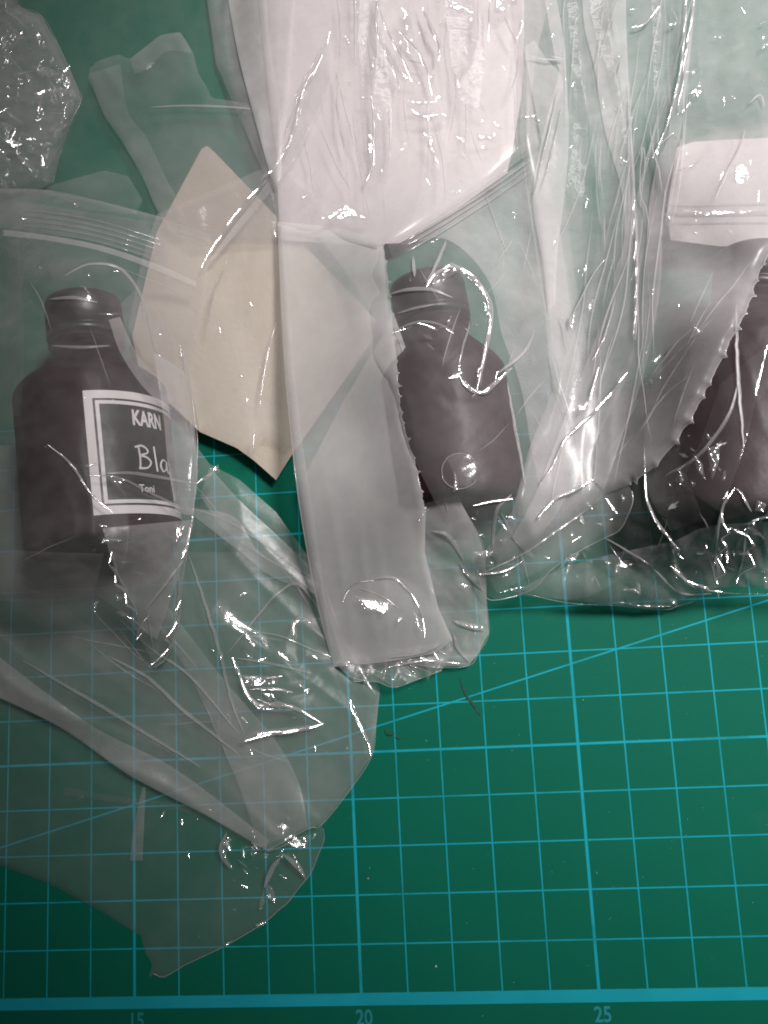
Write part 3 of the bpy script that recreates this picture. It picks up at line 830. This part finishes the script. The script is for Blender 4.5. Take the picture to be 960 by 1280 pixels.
for o in (0, 7, 15):
    sD.crease([(505, 302 + o), (560, 270 + o), (620, 231 + o), (672, 194 + o)], .028 if o == 0 else .018, M_ZIP, .1, 'zip_ridge')
for p, r in (([(534, 358), (545, 342), (566, 333), (585, 342), (602, 360), (613, 384), (612, 410), (606, 440), (600, 470), (596, 488)], .062), ([(490, 416), (510, 406), (530, 402), (550, 406), (566, 414)], .03), ([(532, 358), (545, 330), (558, 300)], .02), ([(516, 320), (518, 346)], .02),
             ([(588, 400), (580, 430), (572, 460)], .022), ([(574, 470), (586, 486), (604, 491), (618, 480), (640, 460)], .046), ([(636, 458), (642, 434)], .022), ([(618, 470), (655, 440), (668, 412)], .018), ([(606, 240), (616, 270), (630, 306), (634, 320)], .022),
             ([(634, 478), (645, 540), (657, 606)], .016), ([(592, 632), (615, 627), (640, 624)], .030), ([(640, 618), (622, 636), (617, 660), (616, 690)], .018), ([(600, 718), (630, 714), (656, 700)], .030), ([(784, 466), (761, 495), (732, 524), (706, 550), (694, 576), (676, 604)], .036), ([(743, 598), (720, 612), (697, 621), (684, 634), (672, 648)], .05),
             ([(600, 718), (655, 692), (690, 668), (742, 630), (756, 606)], .024), ([(626, 640), (650, 690), (662, 730)], .012, ), ([(486, 368), (510, 362), (540, 362), (566, 372)], .02), ([(496, 392), (520, 385), (545, 380)], .014)):
    sD.crease(p, r, M_FOLD if r < .0205 else M_CREASE)
for k, p in enumerate([[(548, 340), (566, 332), (574, 338), (556, 350), (540, 356)], [(568, 334), (586, 342), (600, 358), (606, 370), (594, 358), (578, 344)], [(608, 380), (616, 386), (612, 410), (606, 398)], [(572, 452), (578, 442), (574, 466)], [(596, 462), (604, 456), (602, 486), (596, 480)], [(578, 474), (588, 482), (600, 490), (590, 490)],
                       [(718, 506), (732, 502), (736, 508), (726, 518), (716, 520)], [(592, 690), (616, 686), (622, 692), (606, 698), (594, 696)], [(622, 644), (634, 660), (636, 666), (624, 654)], [(594, 668), (604, 667), (606, 672)], [(590, 404), (602, 406), (596, 408)], [(556, 330), (560, 332), (557, 352), (552, 352)], [(568, 585), (574, 612), (566, 616)],
                       [(660, 732), (642, 738), (622, 742), (636, 736)], [(776, 618), (782, 622), (778, 630)], [(538, 302), (548, 298), (542, 306)], [(641, 262), (648, 268), (642, 278)], [(716, 250), (722, 256), (714, 264)]]):
    sD.glint(p, 1, 140 + k, .025, .07)
strip(sD, [(500, 306), (560, 300), (610, 350), (628, 420), (650, 480), (664, 560), (676, 620)], [(672, 190), (694, 260), (706, 330), (716, 400), (732, 480), (748, 560), (740, 612)], .03, M_TAIL, seed=51)
# punched hole: a loose ring edge and its dark slot
a = np.linspace(0.5, 5.6, 30)
sD.crease(np.c_[575 + 23 * np.cos(a), 589 + 22 * np.sin(a)], .012, M_CREASE, .03, 'punch_rim', 1.0, None, False)
strip(sD, [(556, 572), (562, 580), (566, 592), (570, 606)], [(566, 567), (590, 570), (597, 590), (584, 608)], .03, M_CLEAR, 'punch_disc', 0)

# ------------------------------------------------------------------ bag E: bag round the right-hand bottle
polyE = [(600, 700), (640, 738), (700, 752), (740, 756), (770, 757), (829, 762), (846, 758), (866, 752), (880, 744), (896, 737), (920, 742), (1090, 742), (1090, 236), (860, 240), (800, 300), (770, 430), (760, 520), (700, 640)]
t = empty('plastic_bag', ctr(polyE), 'clear bag round the bottle at the right edge, its puckered bottom lying on the grid', 'plastic bag')
box = (600, 230, 1000, 765)
zE = lambda u, v: np.minimum(drape(u, v), np.clip((765 - v) * .028, .05, 9)) + .10 + .05 * streaks(u, v, 80, 160, 40, 71) + .04 * facets(u, v, 50, 72, box) + np.clip((v - 620) / 80, 0, 1) * (.14 * facets(u, v, 26, 73, box) + .07 * streaks(u, v, 75, 70, 20, 74))
sE = Sheet('front_film', t, polyE, zE, M_BOTTLE_FILM, 2.8, 18)
Sheet('back_film', t, [(620, 700), (700, 742), (829, 756), (900, 732), (1086, 736), (1086, 300), (760, 300), (790, 560)], lambda u, v: .05 + .03 * vnoise(u / 40, v / 40, 9), M_BOTTLE_FILM, 8, 10)
outline_edge(sE, spline(polyE[1:12], 4), .018)
for k in range(3):
    sE.crease([(820, 256 + 12 * k), (870, 258 + 11 * k), (1000, 254 + 12 * k)], (.03, .06, .03)[k], M_ZIP, .06, 'zip_ridge', .6, None, False)
for p, r in (([(806, 560), (808, 620), (820, 650), (842, 680), (848, 700)], .030), ([(840, 708), (846, 716), (870, 734), (900, 740)], .036), ([(756, 672), (790, 692), (816, 708)], .022), ([(818, 712), (850, 740), (890, 742)], .016), ([(818, 724), (814, 744), (812, 758)], .024), ([(776, 740), (790, 732), (800, 738), (808, 716)], .028),
             ([(918, 610), (906, 628), (898, 660), (894, 700), (888, 732)], .030), ([(918, 610), (926, 616), (940, 640)], .024), ([(985, 646), (950, 648), (934, 660), (930, 690), (924, 716), (912, 730)], .026), ([(892, 690), (898, 710), (894, 730)], .02), ([(925, 470), (910, 520), (872, 570), (830, 596)], .016), ([(770, 752), (800, 757), (840, 758)], .03),
             ([(920, 380), (922, 460), (930, 560)], .016)):
    sE.crease(p, r, M_FOLD if r < .0205 else M_CREASE)
for k, p in enumerate([[(768, 708), (775, 706), (774, 716), (768, 718)], [(778, 738), (792, 731), (800, 738), (806, 722), (800, 744), (790, 740)], [(842, 694), (846, 706), (850, 714), (842, 710)], [(888, 720), (898, 718), (896, 726), (888, 728)], [(946, 625), (958, 630), (954, 640), (944, 638)], [(712, 692), (726, 690), (712, 712), (704, 730)], [(738, 722), (744, 720), (740, 732)],
                       [(850, 590), (856, 600), (850, 606)], [(862, 600), (870, 604), (866, 610)], [(884, 560), (900, 556), (898, 580), (890, 600)], [(866, 566), (878, 580), (882, 600), (872, 590)], [(952, 712), (972, 700), (972, 738), (956, 736)], [(890, 690), (896, 704), (892, 708)], [(838, 680), (844, 684), (842, 694)], [(824, 756), (832, 755), (830, 760)]]):
    sE.glint(p, 1, 170 + k, .03, .06, M_CLEAR if 7 <= k <= 10 else None)

# ------------------------------------------------------------------ bag C: frosted strip and the crinkled film above it
tornC = torn([(479, 304), (485, 350), (493, 420), (500, 500), (508, 545), (520, 582), (532, 640)], 22, 1.0, 3.2, 3)
polyC = [(252, -50), (700, -50), (672, 60), (664, 120), (674, 182), (600, 236), (540, 270), (482, 304), (470, 312), (346, 290), (342, 240), (318, 190), (270, 80)]
t = empty('plastic_bag', ctr(polyC), 'frosted bag laid out as a long pale strip with a torn right edge', 'plastic bag')
box = (300, -50, 660, 840)
zCt = lambda u, v: drape(u, v) + .26 + .06 * streaks(u, v, 94, 170, 26, 82) + .035 * facets(u, v, 40, 83, box) + .006 * ridged(u / 9, v / 16, 84)
sC = Sheet('crinkled_film', t, polyC, zCt, M_MILKY, 2.6, 12, lambda u, v: .2 + drape(u, v))
polyS = [(347, 277), (420, 284), (478, 300)] + tornC + [(531, 690), (548, 760), (566, 800), (545, 816), (480, 827), (418, 833), (408, 800), (396, 750), (384, 690), (370, 600), (356, 460), (350, 340)]
soft0 = lambda x: .5 * (x + np.sqrt(x * x + 900.))
softmax = lambda a, b: .5 * (a + b + np.sqrt((a - b) ** 2 + .25))
bump = lambda u, v: np.clip(1 - ((u - 482) / 62) ** 2 - ((v - 772) / 54) ** 2, 0, 1) ** 1.5
zC = lambda u, v: softmax(drape(u, v), 2.2 - .0085 * soft0(v - 600) - .0045 * soft0(600 - v) - .004 * soft0(480 - u)) + .10 + .05 * vnoise(u / 60, v / 60, 81) + .03 * streaks(u, v, 80, 200, 34, 85) + .22 * bump(u, v)
sCs = Sheet('frosted_strip', t, polyS, zC, M_FROST, 2.6, 8)
outline_edge(sCs, tornC, .016, 'torn_edge')
outline_edge(sCs, spline([(545, 816), (480, 827), (418, 833)], 5), .024); outline_edge(sCs, spline([(418, 833), (408, 800), (396, 750), (384, 690), (370, 600), (356, 460), (350, 340), (347, 280)], 6), .018)
polyC2 = [(396, 292), (478, 299), (486, 396), (492, 392), (512, 450), (532, 508), (555, 575), (578, 632), (596, 664), (606, 692), (608, 750), (611, 792), (598, 816), (586, 832), (545, 834), (500, 828), (430, 834), (402, 740), (378, 600), (430, 500), (480, 416), (440, 350)]
zC2 = lambda u, v: .75 * drape(u, v) + .16 + .05 * streaks(u, v, 72, 140, 26, 86) + .05 * facets(u, v, 30, 87, box) + np.clip((v - 640) / 60, 0, 1) * .07 * facets(u, v, 22, 88, box)
sC2 = Sheet('back_film', t, polyC2, zC2, M_FROST_SOFT, 2.8, 12)
outline_edge(sC2, spline(polyC2[3:16], 4), .018)
poly = [(416, 826), (560, 800), (566, 812), (552, 838), (520, 850), (492, 859), (470, 852), (442, 852), (430, 840)]
poly_hem = poly
sC3 = Sheet('crumpled_hem', t, poly, lambda u, v: .30 + .18 * facets(u, v, 20, 89, (416, 800, 566, 860)), M_MILKY, 2.2, 8)
outline_edge(sC3, spline(poly[3:8], 4), .016)
strip(sCs, [(347, 282), (352, 400), (362, 520), (384, 680), (408, 800)], [(352, 282), (362, 400), (376, 540), (398, 690), (416, 826)], .04, M_FOLD)
for p, r in (([(428, 752), (434, 738), (446, 728), (466, 724), (490, 722), (502, 730), (518, 748), (528, 770), (532, 796)], .026), ([(448, 735), (476, 745), (500, 762)], .02), ([(484, 822), (520, 818), (540, 812), (555, 804)], .022), ([(486, 834), (530, 826), (560, 828), (582, 830)], .026),
             ([(413, 40), (398, 78), (380, 108), (372, 140), (364, 172), (352, 195), (330, 228), (300, 262), (276, 296), (250, 334)], .034), ([(376, 112), (362, 150), (346, 190), (326, 226)], .022), ([(413, 40), (418, 80), (430, 130), (440, 170), (452, 212)], .016), ([(414, 40), (384, 92), (366, 124)], .02),
             ([(464, 120), (467, 150), (467, 188), (464, 212), (458, 224)], .04), ([(472, -10), (470, 30), (480, 60), (494, 90), (499, 108)], .03), ([(470, 0), (486, 40), (505, 76), (512, 88)], .03), ([(500, 40), (520, 60), (534, 86), (540, 112)], .026), ([(528, 10), (540, 36), (550, 56), (548, 72)], .05), ([(598, 0), (598, 46)], .02), ([(612, 0), (611, 46)], .026),
             ([(508, 74), (532, 80)], .018), ([(630, 20), (640, 40), (646, 56)], .024), ([(458, 40), (464, 90), (463, 126)], .02), ([(340, 0), (330, 60), (290, 50)], .02), ([(294, 0), (316, 40), (330, 60), (346, 84)], .02), ([(440, 140), (446, 180), (456, 220)], .014), ([(420, 90), (424, 150), (432, 190)], .012), ([(566, 60), (570, 120), (560, 180)], .014),
             ([(376, 160), (386, 200), (392, 240)], .014), ([(400, 160), (420, 205), (440, 240)], .014), ([(650, 40), (646, 90), (636, 120)], .016), ([(560, 10), (556, 60), (562, 110)], .014), ([(486, 130), (488, 180), (484, 206)], .012)):
    (sCs if p[0][1] > 600 else sC).crease(p, r, M_CREASE if r > .0135 else M_FOLD, .015)
for k, p in enumerate([[(396, 274), (418, 264), (434, 253), (446, 262), (466, 270), (462, 276), (440, 273), (416, 277)], [(374, 247), (386, 240), (390, 243), (378, 250)], [(510, 126), (530, 125), (548, 127), (534, 131), (520, 131)], [(512, 134), (524, 142), (546, 142), (560, 138), (564, 148), (550, 152), (530, 150), (518, 144)],
                       [(502, 10), (514, 14), (516, 36), (518, 56), (504, 56), (505, 34)], [(534, 92), (544, 94), (540, 114)], [(620, -20), (648, -10), (646, 8), (634, 14), (628, 24), (618, 14)], [(596, 166), (622, 170), (618, 174), (598, 176)], [(527, 164), (542, 170), (546, 188), (550, 212), (540, 196)], [(636, 146), (656, 144), (672, 142), (676, 152), (654, 148)], [(614, 150), (630, 160), (626, 162)],
                       [(470, 758), (480, 756), (486, 766), (476, 772)], [(494, 772), (504, 768), (506, 776), (496, 782)], [(516, 756), (522, 770), (528, 790), (520, 784)], [(446, 746), (490, 750), (486, 768), (458, 764)], [(440, 2), (450, 0), (448, 12)], [(560, 10), (566, 0), (594, 14), (590, 44), (584, 20)], [(450, 118), (458, 121), (462, 126), (452, 124)], [(566, 240), (576, 238), (570, 243)], [(464, 70), (470, 72), (468, 96), (464, 90)], [(432, 98), (440, 104), (438, 110)]]):
    (sCs if p[0][1] > 600 else sC).glint(p, 1, 200 + k, .02 if k not in (11, 12, 14) else .006, .05)
for p, r in (([(538, 632), (536, 610), (530, 640), (520, 652)], .022), ([(540, 664), (560, 670), (580, 700)], .02), ([(566, 776), (590, 784), (606, 788)], .024), ([(574, 704), (586, 720), (606, 740)], .02), ([(490, 400), (530, 520), (552, 600), (560, 640)], .016), ([(566, 790), (572, 810), (586, 828)], .018)):
    sC2.crease(p, r, M_FOLD)
for k, p in enumerate([[(568, 776), (604, 782), (606, 789), (580, 784)], [(536, 620), (540, 612), (530, 646), (522, 654)], [(450, 838), (462, 832), (468, 840), (458, 842)], [(574, 704), (582, 714), (588, 722), (578, 716)]]):
    sC2.glint(p, 1, 240 + k, .03, .07, M_CLEAR if k == 1 else None)

# ------------------------------------------------------------------ bag F: big top bag with the long pleats and the saw-toothed mouth
tornF = torn([(1088, 240), (1000, 296), (957, 326), (940, 372), (915, 425), (887, 480), (868, 518), (850, 546), (822, 580), (788, 606)], 29, 2.2, 3.6, 9)
polyF = [(642, -50), (1090, -50), (1090, 236)] + tornF + [(757, 618), (737, 634), (690, 668), (656, 692), (618, 714), (606, 690), (640, 640), (662, 560), (690, 490), (680, 380), (660, 252), (650, 170), (652, 90), (648, 40)]
t = empty('plastic_bag', ctr(polyF), 'large clear bag with long vertical pleats and a saw-toothed mouth on the right', 'plastic bag')
box = (600, -50, 1000, 720)
zF = lambda u, v: drape(u, v) + .30 + .10 * streaks(u, v, 92, 260, 40, 91) + .04 * facets(u, v, 60, 92, box) + np.clip((200 - v) / 80, 0, 1) * .03 * facets(u, v, 40, 93, box) + np.clip((v - 400) / 100, 0, 1) * .06 * streaks(u, v, 118, 200, 30, 94)
sF = Sheet('front_film', t, polyF, zF, M_MILKY, 2.8, 14, lambda u, v: .22 + drape(u, v))
outline_edge(sF, tornF, .018, 'torn_edge')
Sheet('back_film', t, [(650, -50), (1000, -50), (1000, 290), (955, 322), (912, 425), (866, 518), (820, 578), (757, 618), (690, 660), (640, 640), (690, 490), (672, 250), (655, 120)], lambda u, v: drape(u, v) + .17 + .05 * streaks(u, v, 100, 240, 50, 96), M_SOFT, 4)
strip(sF, [(674, -40), (693, 70), (698, 93), (677, 175), (666, 252), (679, 332), (684, 390)], [(688, -40), (705, 52), (708, 100), (711, 165), (707, 233), (697, 312), (694, 380)], .10, M_FOLD, seed=1)
strip(sF, [(654, 60), (662, 100), (672, 150), (678, 180)], [(668, 50), (684, 75), (700, 92), (704, 110)], .06, M_FOLD, seed=11)
strip(sF, [(727, -40), (730, 30), (743, 85), (756, 163), (776, 235), (780, 300), (768, 340), (764, 370), (738, 440), (708, 516), (673, 609), (640, 672)], [(782, -40), (783, 40), (787, 125), (792, 200), (795, 280), (797, 340), (795, 420), (784, 470), (750, 540), (720, 600), (690, 650), (656, 690)], .14, M_FOLD, seed=2)
strip(sF, [(735, -40), (740, 30), (760, 100), (778, 180), (790, 250), (794, 320), (790, 400)], [(760, -40), (762, 30), (772, 100), (784, 170), (795, 240), (800, 320), (802, 400)], .20, M_CLEAR, seed=12)
strip(sF, [(868, -40), (858, 60), (846, 110), (832, 180), (822, 200), (812, 250), (806, 330), (796, 420), (770, 480), (750, 540), (742, 600)], [(870, -40), (868, 10), (858, 110), (850, 170), (842, 205), (829, 280), (826, 350), (818, 405), (804, 470), (784, 528), (755, 612)], .16, M_FOLD, seed=3)
strip(sF, [(700, 280), (716, 170), (712, 60), (706, -40)], [(726, 290), (734, 170), (728, 60), (718, -40)], .08, M_CLEAR, seed=13)
strip(sF, [(812, -40), (816, 60), (816, 130), (808, 200)], [(828, -40), (826, 60), (822, 130), (816, 200)], .08, M_CLEAR, seed=14)
strip(sF, [(765, 345), (750, 400), (730, 450), (708, 500)], [(772, 350), (764, 400), (748, 450), (728, 500)], .2, M_CLEAR, seed=15)
strip(sF, [(764, 322), (748, 336), (728, 366), (712, 398)], [(768, 336), (752, 366), (736, 388), (718, 412)], .12, M_CLEAR, seed=16)
for p, r in (([(859, -10), (857, 30), (852, 80), (846, 110), (836, 150), (820, 188)], .03), ([(869, -10), (866, 20), (859, 60), (856, 90), (852, 120), (848, 140)], .032), ([(793, 250), (796, 300), (797, 340), (796, 380), (795, 424)], .032), ([(784, 466), (761, 495), (740, 518), (708, 548), (692, 580), (676, 604)], .036), ([(698, 110), (690, 150), (680, 190), (668, 248)], .024), ([(704, 130), (690, 190), (676, 240)], .018),
             ([(787, 100), (789, 180), (794, 250)], .018), ([(800, 260), (806, 210), (803, 185), (800, 240), (808, 262), (812, 290)], .018), ([(811, 150), (817, 190), (824, 215), (828, 240)], .02), ([(820, 186), (842, 166), (850, 172)], .02), ([(846, 208), (838, 250), (832, 280)], .02), ([(852, 172), (846, 210), (840, 240)], .014), ([(846, 214), (866, 206), (880, 194)], .02), ([(932, 160), (925, 184), (908, 214)], .02), ([(912, 210), (900, 236), (894, 250)], .016),
             ([(688, 70), (706, 74)], .014), ([(660, 70), (682, 74), (704, 74)], .014), ([(788, 12), (796, 10)], .02), ([(790, 34), (806, 30), (824, 10)], .028), ([(832, 34), (846, 28), (840, 10)], .02), ([(772, 92), (778, 70)], .018), ([(640, 300), (620, 330)], .01), ([(757, 323), (742, 342), (730, 366), (716, 392)], .022), ([(714, 392), (713, 410)], .034), ([(700, 390), (706, 410), (712, 440)], .02), ([(812, 472), (845, 430), (866, 410)], .018),
             ([(800, 540), (826, 500), (860, 470)], .018), ([(950, 30), (960, 26)], .02), ([(936, 130), (950, 118), (956, 134)], .016), ([(748, 460), (740, 490), (738, 500)], .026), ([(770, 372), (756, 420), (742, 450)], .018), ([(688, 440), (706, 500), (720, 540)], .012), ([(743, 598), (720, 612), (697, 621), (684, 634), (672, 648)], .05)):
    sF.crease(p, r, M_CREASE if r > .0165 else M_FOLD, .17)
for k, p in enumerate([[(862, 116), (876, 98), (880, 112), (874, 124), (862, 124)], [(850, 140), (862, 124), (866, 132), (852, 144)], [(858, 90), (874, 84), (866, 98)], [(790, 32), (796, 29), (800, 34), (794, 37)], [(832, 28), (848, 26), (846, 32), (834, 38)], [(768, 70), (778, 68), (774, 76)], [(948, 60), (962, 50), (962, 58), (950, 66)], [(720, 510), (736, 500), (738, 508), (722, 520)], [(812, 362), (820, 358), (816, 368)], [(714, 392), (720, 390), (716, 412), (712, 410)],
                       [(731, 385), (742, 374), (738, 390)], [(813, 452), (828, 440), (820, 456)], [(834, 268), (840, 270), (836, 278)], [(912, 118), (922, 122), (918, 126)], [(846, 262), (900, 262), (946, 262), (930, 270), (870, 272)], [(862, 290), (876, 288), (870, 294)], [(916, 206), (930, 202), (942, 216), (934, 234), (918, 230)], [(892, 46), (906, 42), (902, 54)], [(866, 406), (880, 414), (872, 418)], [(776, 196), (784, 202), (778, 206)], [(732, 244), (738, 250), (732, 260)]]):
    sF.glint(p, 1, 260 + k, .02, .18, M_CLEAR if k in (14, 16, 18, 17, 13) else None)

# ------------------------------------------------------------------ fine wrinkling and scattered glint facets
fine_glints(sG, [(-40, 40), (50, 30), (95, 112), (70, 190), (60, 226), (-40, 236)], 44, .16, 1)
fine_creases(sG, [(-40, 0), (50, 30), (95, 112), (60, 226), (-40, 236)], 24, 20, 50, 34, .014, 2)
fine_glints(sB1, [(270, 1036), (392, 1040), (396, 1070), (340, 1140), (300, 1120)], 16, .13, 3)
fine_glints(sB1, [(60, 980), (280, 1000), (300, 1140), (200, 1200)], 8, .05, 4)
fine_glints(sB2, [(270, 780), (400, 800), (410, 900), (310, 930)], 14, .20, 5, ang=20)
fine_glints(sB2, [(240, 660), (380, 740), (460, 930), (340, 1040), (200, 860)], 12, .08, 6)
fine_creases(sB2, [(230, 600), (390, 720), (460, 900), (380, 1020), (60, 860), (60, 780)], 12, 38, 24, 90, .010, 7, M_FOLD)
fine_glints(sA, [(100, 630), (240, 640), (226, 760), (186, 810), (130, 740)], 16, .12, 8)
fine_glints(sA, [(20, 260), (230, 290), (240, 600), (60, 600)], 12, .07, 9)
fine_creases(sA, [(10, 340), (230, 340), (240, 640), (180, 800), (20, 740)], 7, 60, 40, 70, .010, 10, M_FOLD)
fine_glints(sS, [(200, 280), (340, 220), (470, 400), (350, 550), (250, 530)], 9, .06, 11)
fine_glints(sD, [(490, 330), (620, 330), (660, 460), (600, 500), (560, 480)], 12, .12, 12)
fine_glints(sD, [(590, 640), (740, 600), (780, 640), (680, 710), (610, 735)], 22, .13, 13)
fine_creases(sD, [(490, 320), (680, 220), (740, 480), (700, 560), (600, 640), (500, 430)], 10, 100, 40, 70, .010, 14, M_FOLD)
fine_glints(sE, [(700, 690), (820, 690), (960, 640), (975, 735), (830, 755), (700, 748)], 26, .13, 15)
fine_glints(sE, [(830, 540), (930, 540), (930, 640), (840, 640)], 16, .09, 16, M_CLEAR)
fine_creases(sE, [(690, 700), (820, 660), (970, 640), (970, 735), (700, 745)], 18, 100, 40, 40, .012, 17)
fine_glints(sC, [(430, -20), (650, -20), (650, 70), (600, 230), (480, 230), (430, 120)], 44, .15, 18, ang=75)
fine_creases(sC, [(340, -20), (650, -20), (650, 180), (520, 260), (380, 260)], 22, 84, 10, 110, .014, 19)
fine_glints(sC2, [(500, 640), (600, 690), (606, 790), (560, 826)], 10, .09, 20)
fine_glints(sC3, poly_hem, 12, .12, 21)
fine_creases(sC3, poly_hem, 24, 0, 30, 40, .014, 22)
fine_glints(sF, [(660, -20), (980, -20), (980, 280), (860, 300), (840, 480), (700, 500)], 40, .11, 23, ang=100)
fine_creases(sF, [(690, -20), (880, -20), (840, 300), (820, 480), (700, 640), (690, 300)], 30, 97, 5, 190, .012, 24, M_FOLD, .10)
fine_creases(sF, [(700, -20), (870, -20), (840, 300), (800, 420), (720, 300)], 16, 96, 8, 110, .014, 25, None, .16)
fine_creases(sF, [(820, 300), (940, 320), (860, 500), (720, 660), (700, 560)], 14, 122, 8, 120, .010, 26, M_FOLD)
strip(sC, [(278, -45), (296, 60), (316, 140), (344, 240)], [(330, -45), (338, 60), (350, 140), (352, 216)], .04, M_FROST_SOFT, seed=31)
strip(sC, [(318, -45), (326, 40), (334, 120), (346, 200)], [(372, -45), (366, 40), (362, 100), (354, 180)], .08, M_FOLD, seed=32)
strip(sC, [(413, 44), (392, 96), (372, 140), (352, 196), (318, 250), (256, 330)], [(420, 90), (404, 128), (386, 166), (364, 206), (330, 250), (270, 322)], .08, M_FOLD, seed=33)
strip(sC, [(440, -45), (446, 60), (452, 150), (458, 220)], [(470, -45), (482, 60), (490, 150), (484, 230)], .06, M_CLEAR, seed=34)
strip(sC, [(550, -45), (560, 60), (572, 130)], [(600, -45), (606, 60), (598, 140)], .06, M_CLEAR, seed=35)
strip(sE, [(640, 741), (700, 712), (760, 694), (842, 676), (900, 656), (1086, 648)], [(642, 743), (700, 749), (760, 755), (832, 759), (896, 735), (1086, 738)], .05, M_TAIL, seed=53)
strip(sE, [(806, 560), (812, 620), (838, 664)], [(870, 470), (850, 560), (880, 650)], .05, M_THIN, seed=54)
strip(sE, [(900, 480), (872, 560), (842, 600)], [(960, 430), (930, 560), (900, 640)], .07, M_THIN, seed=55)
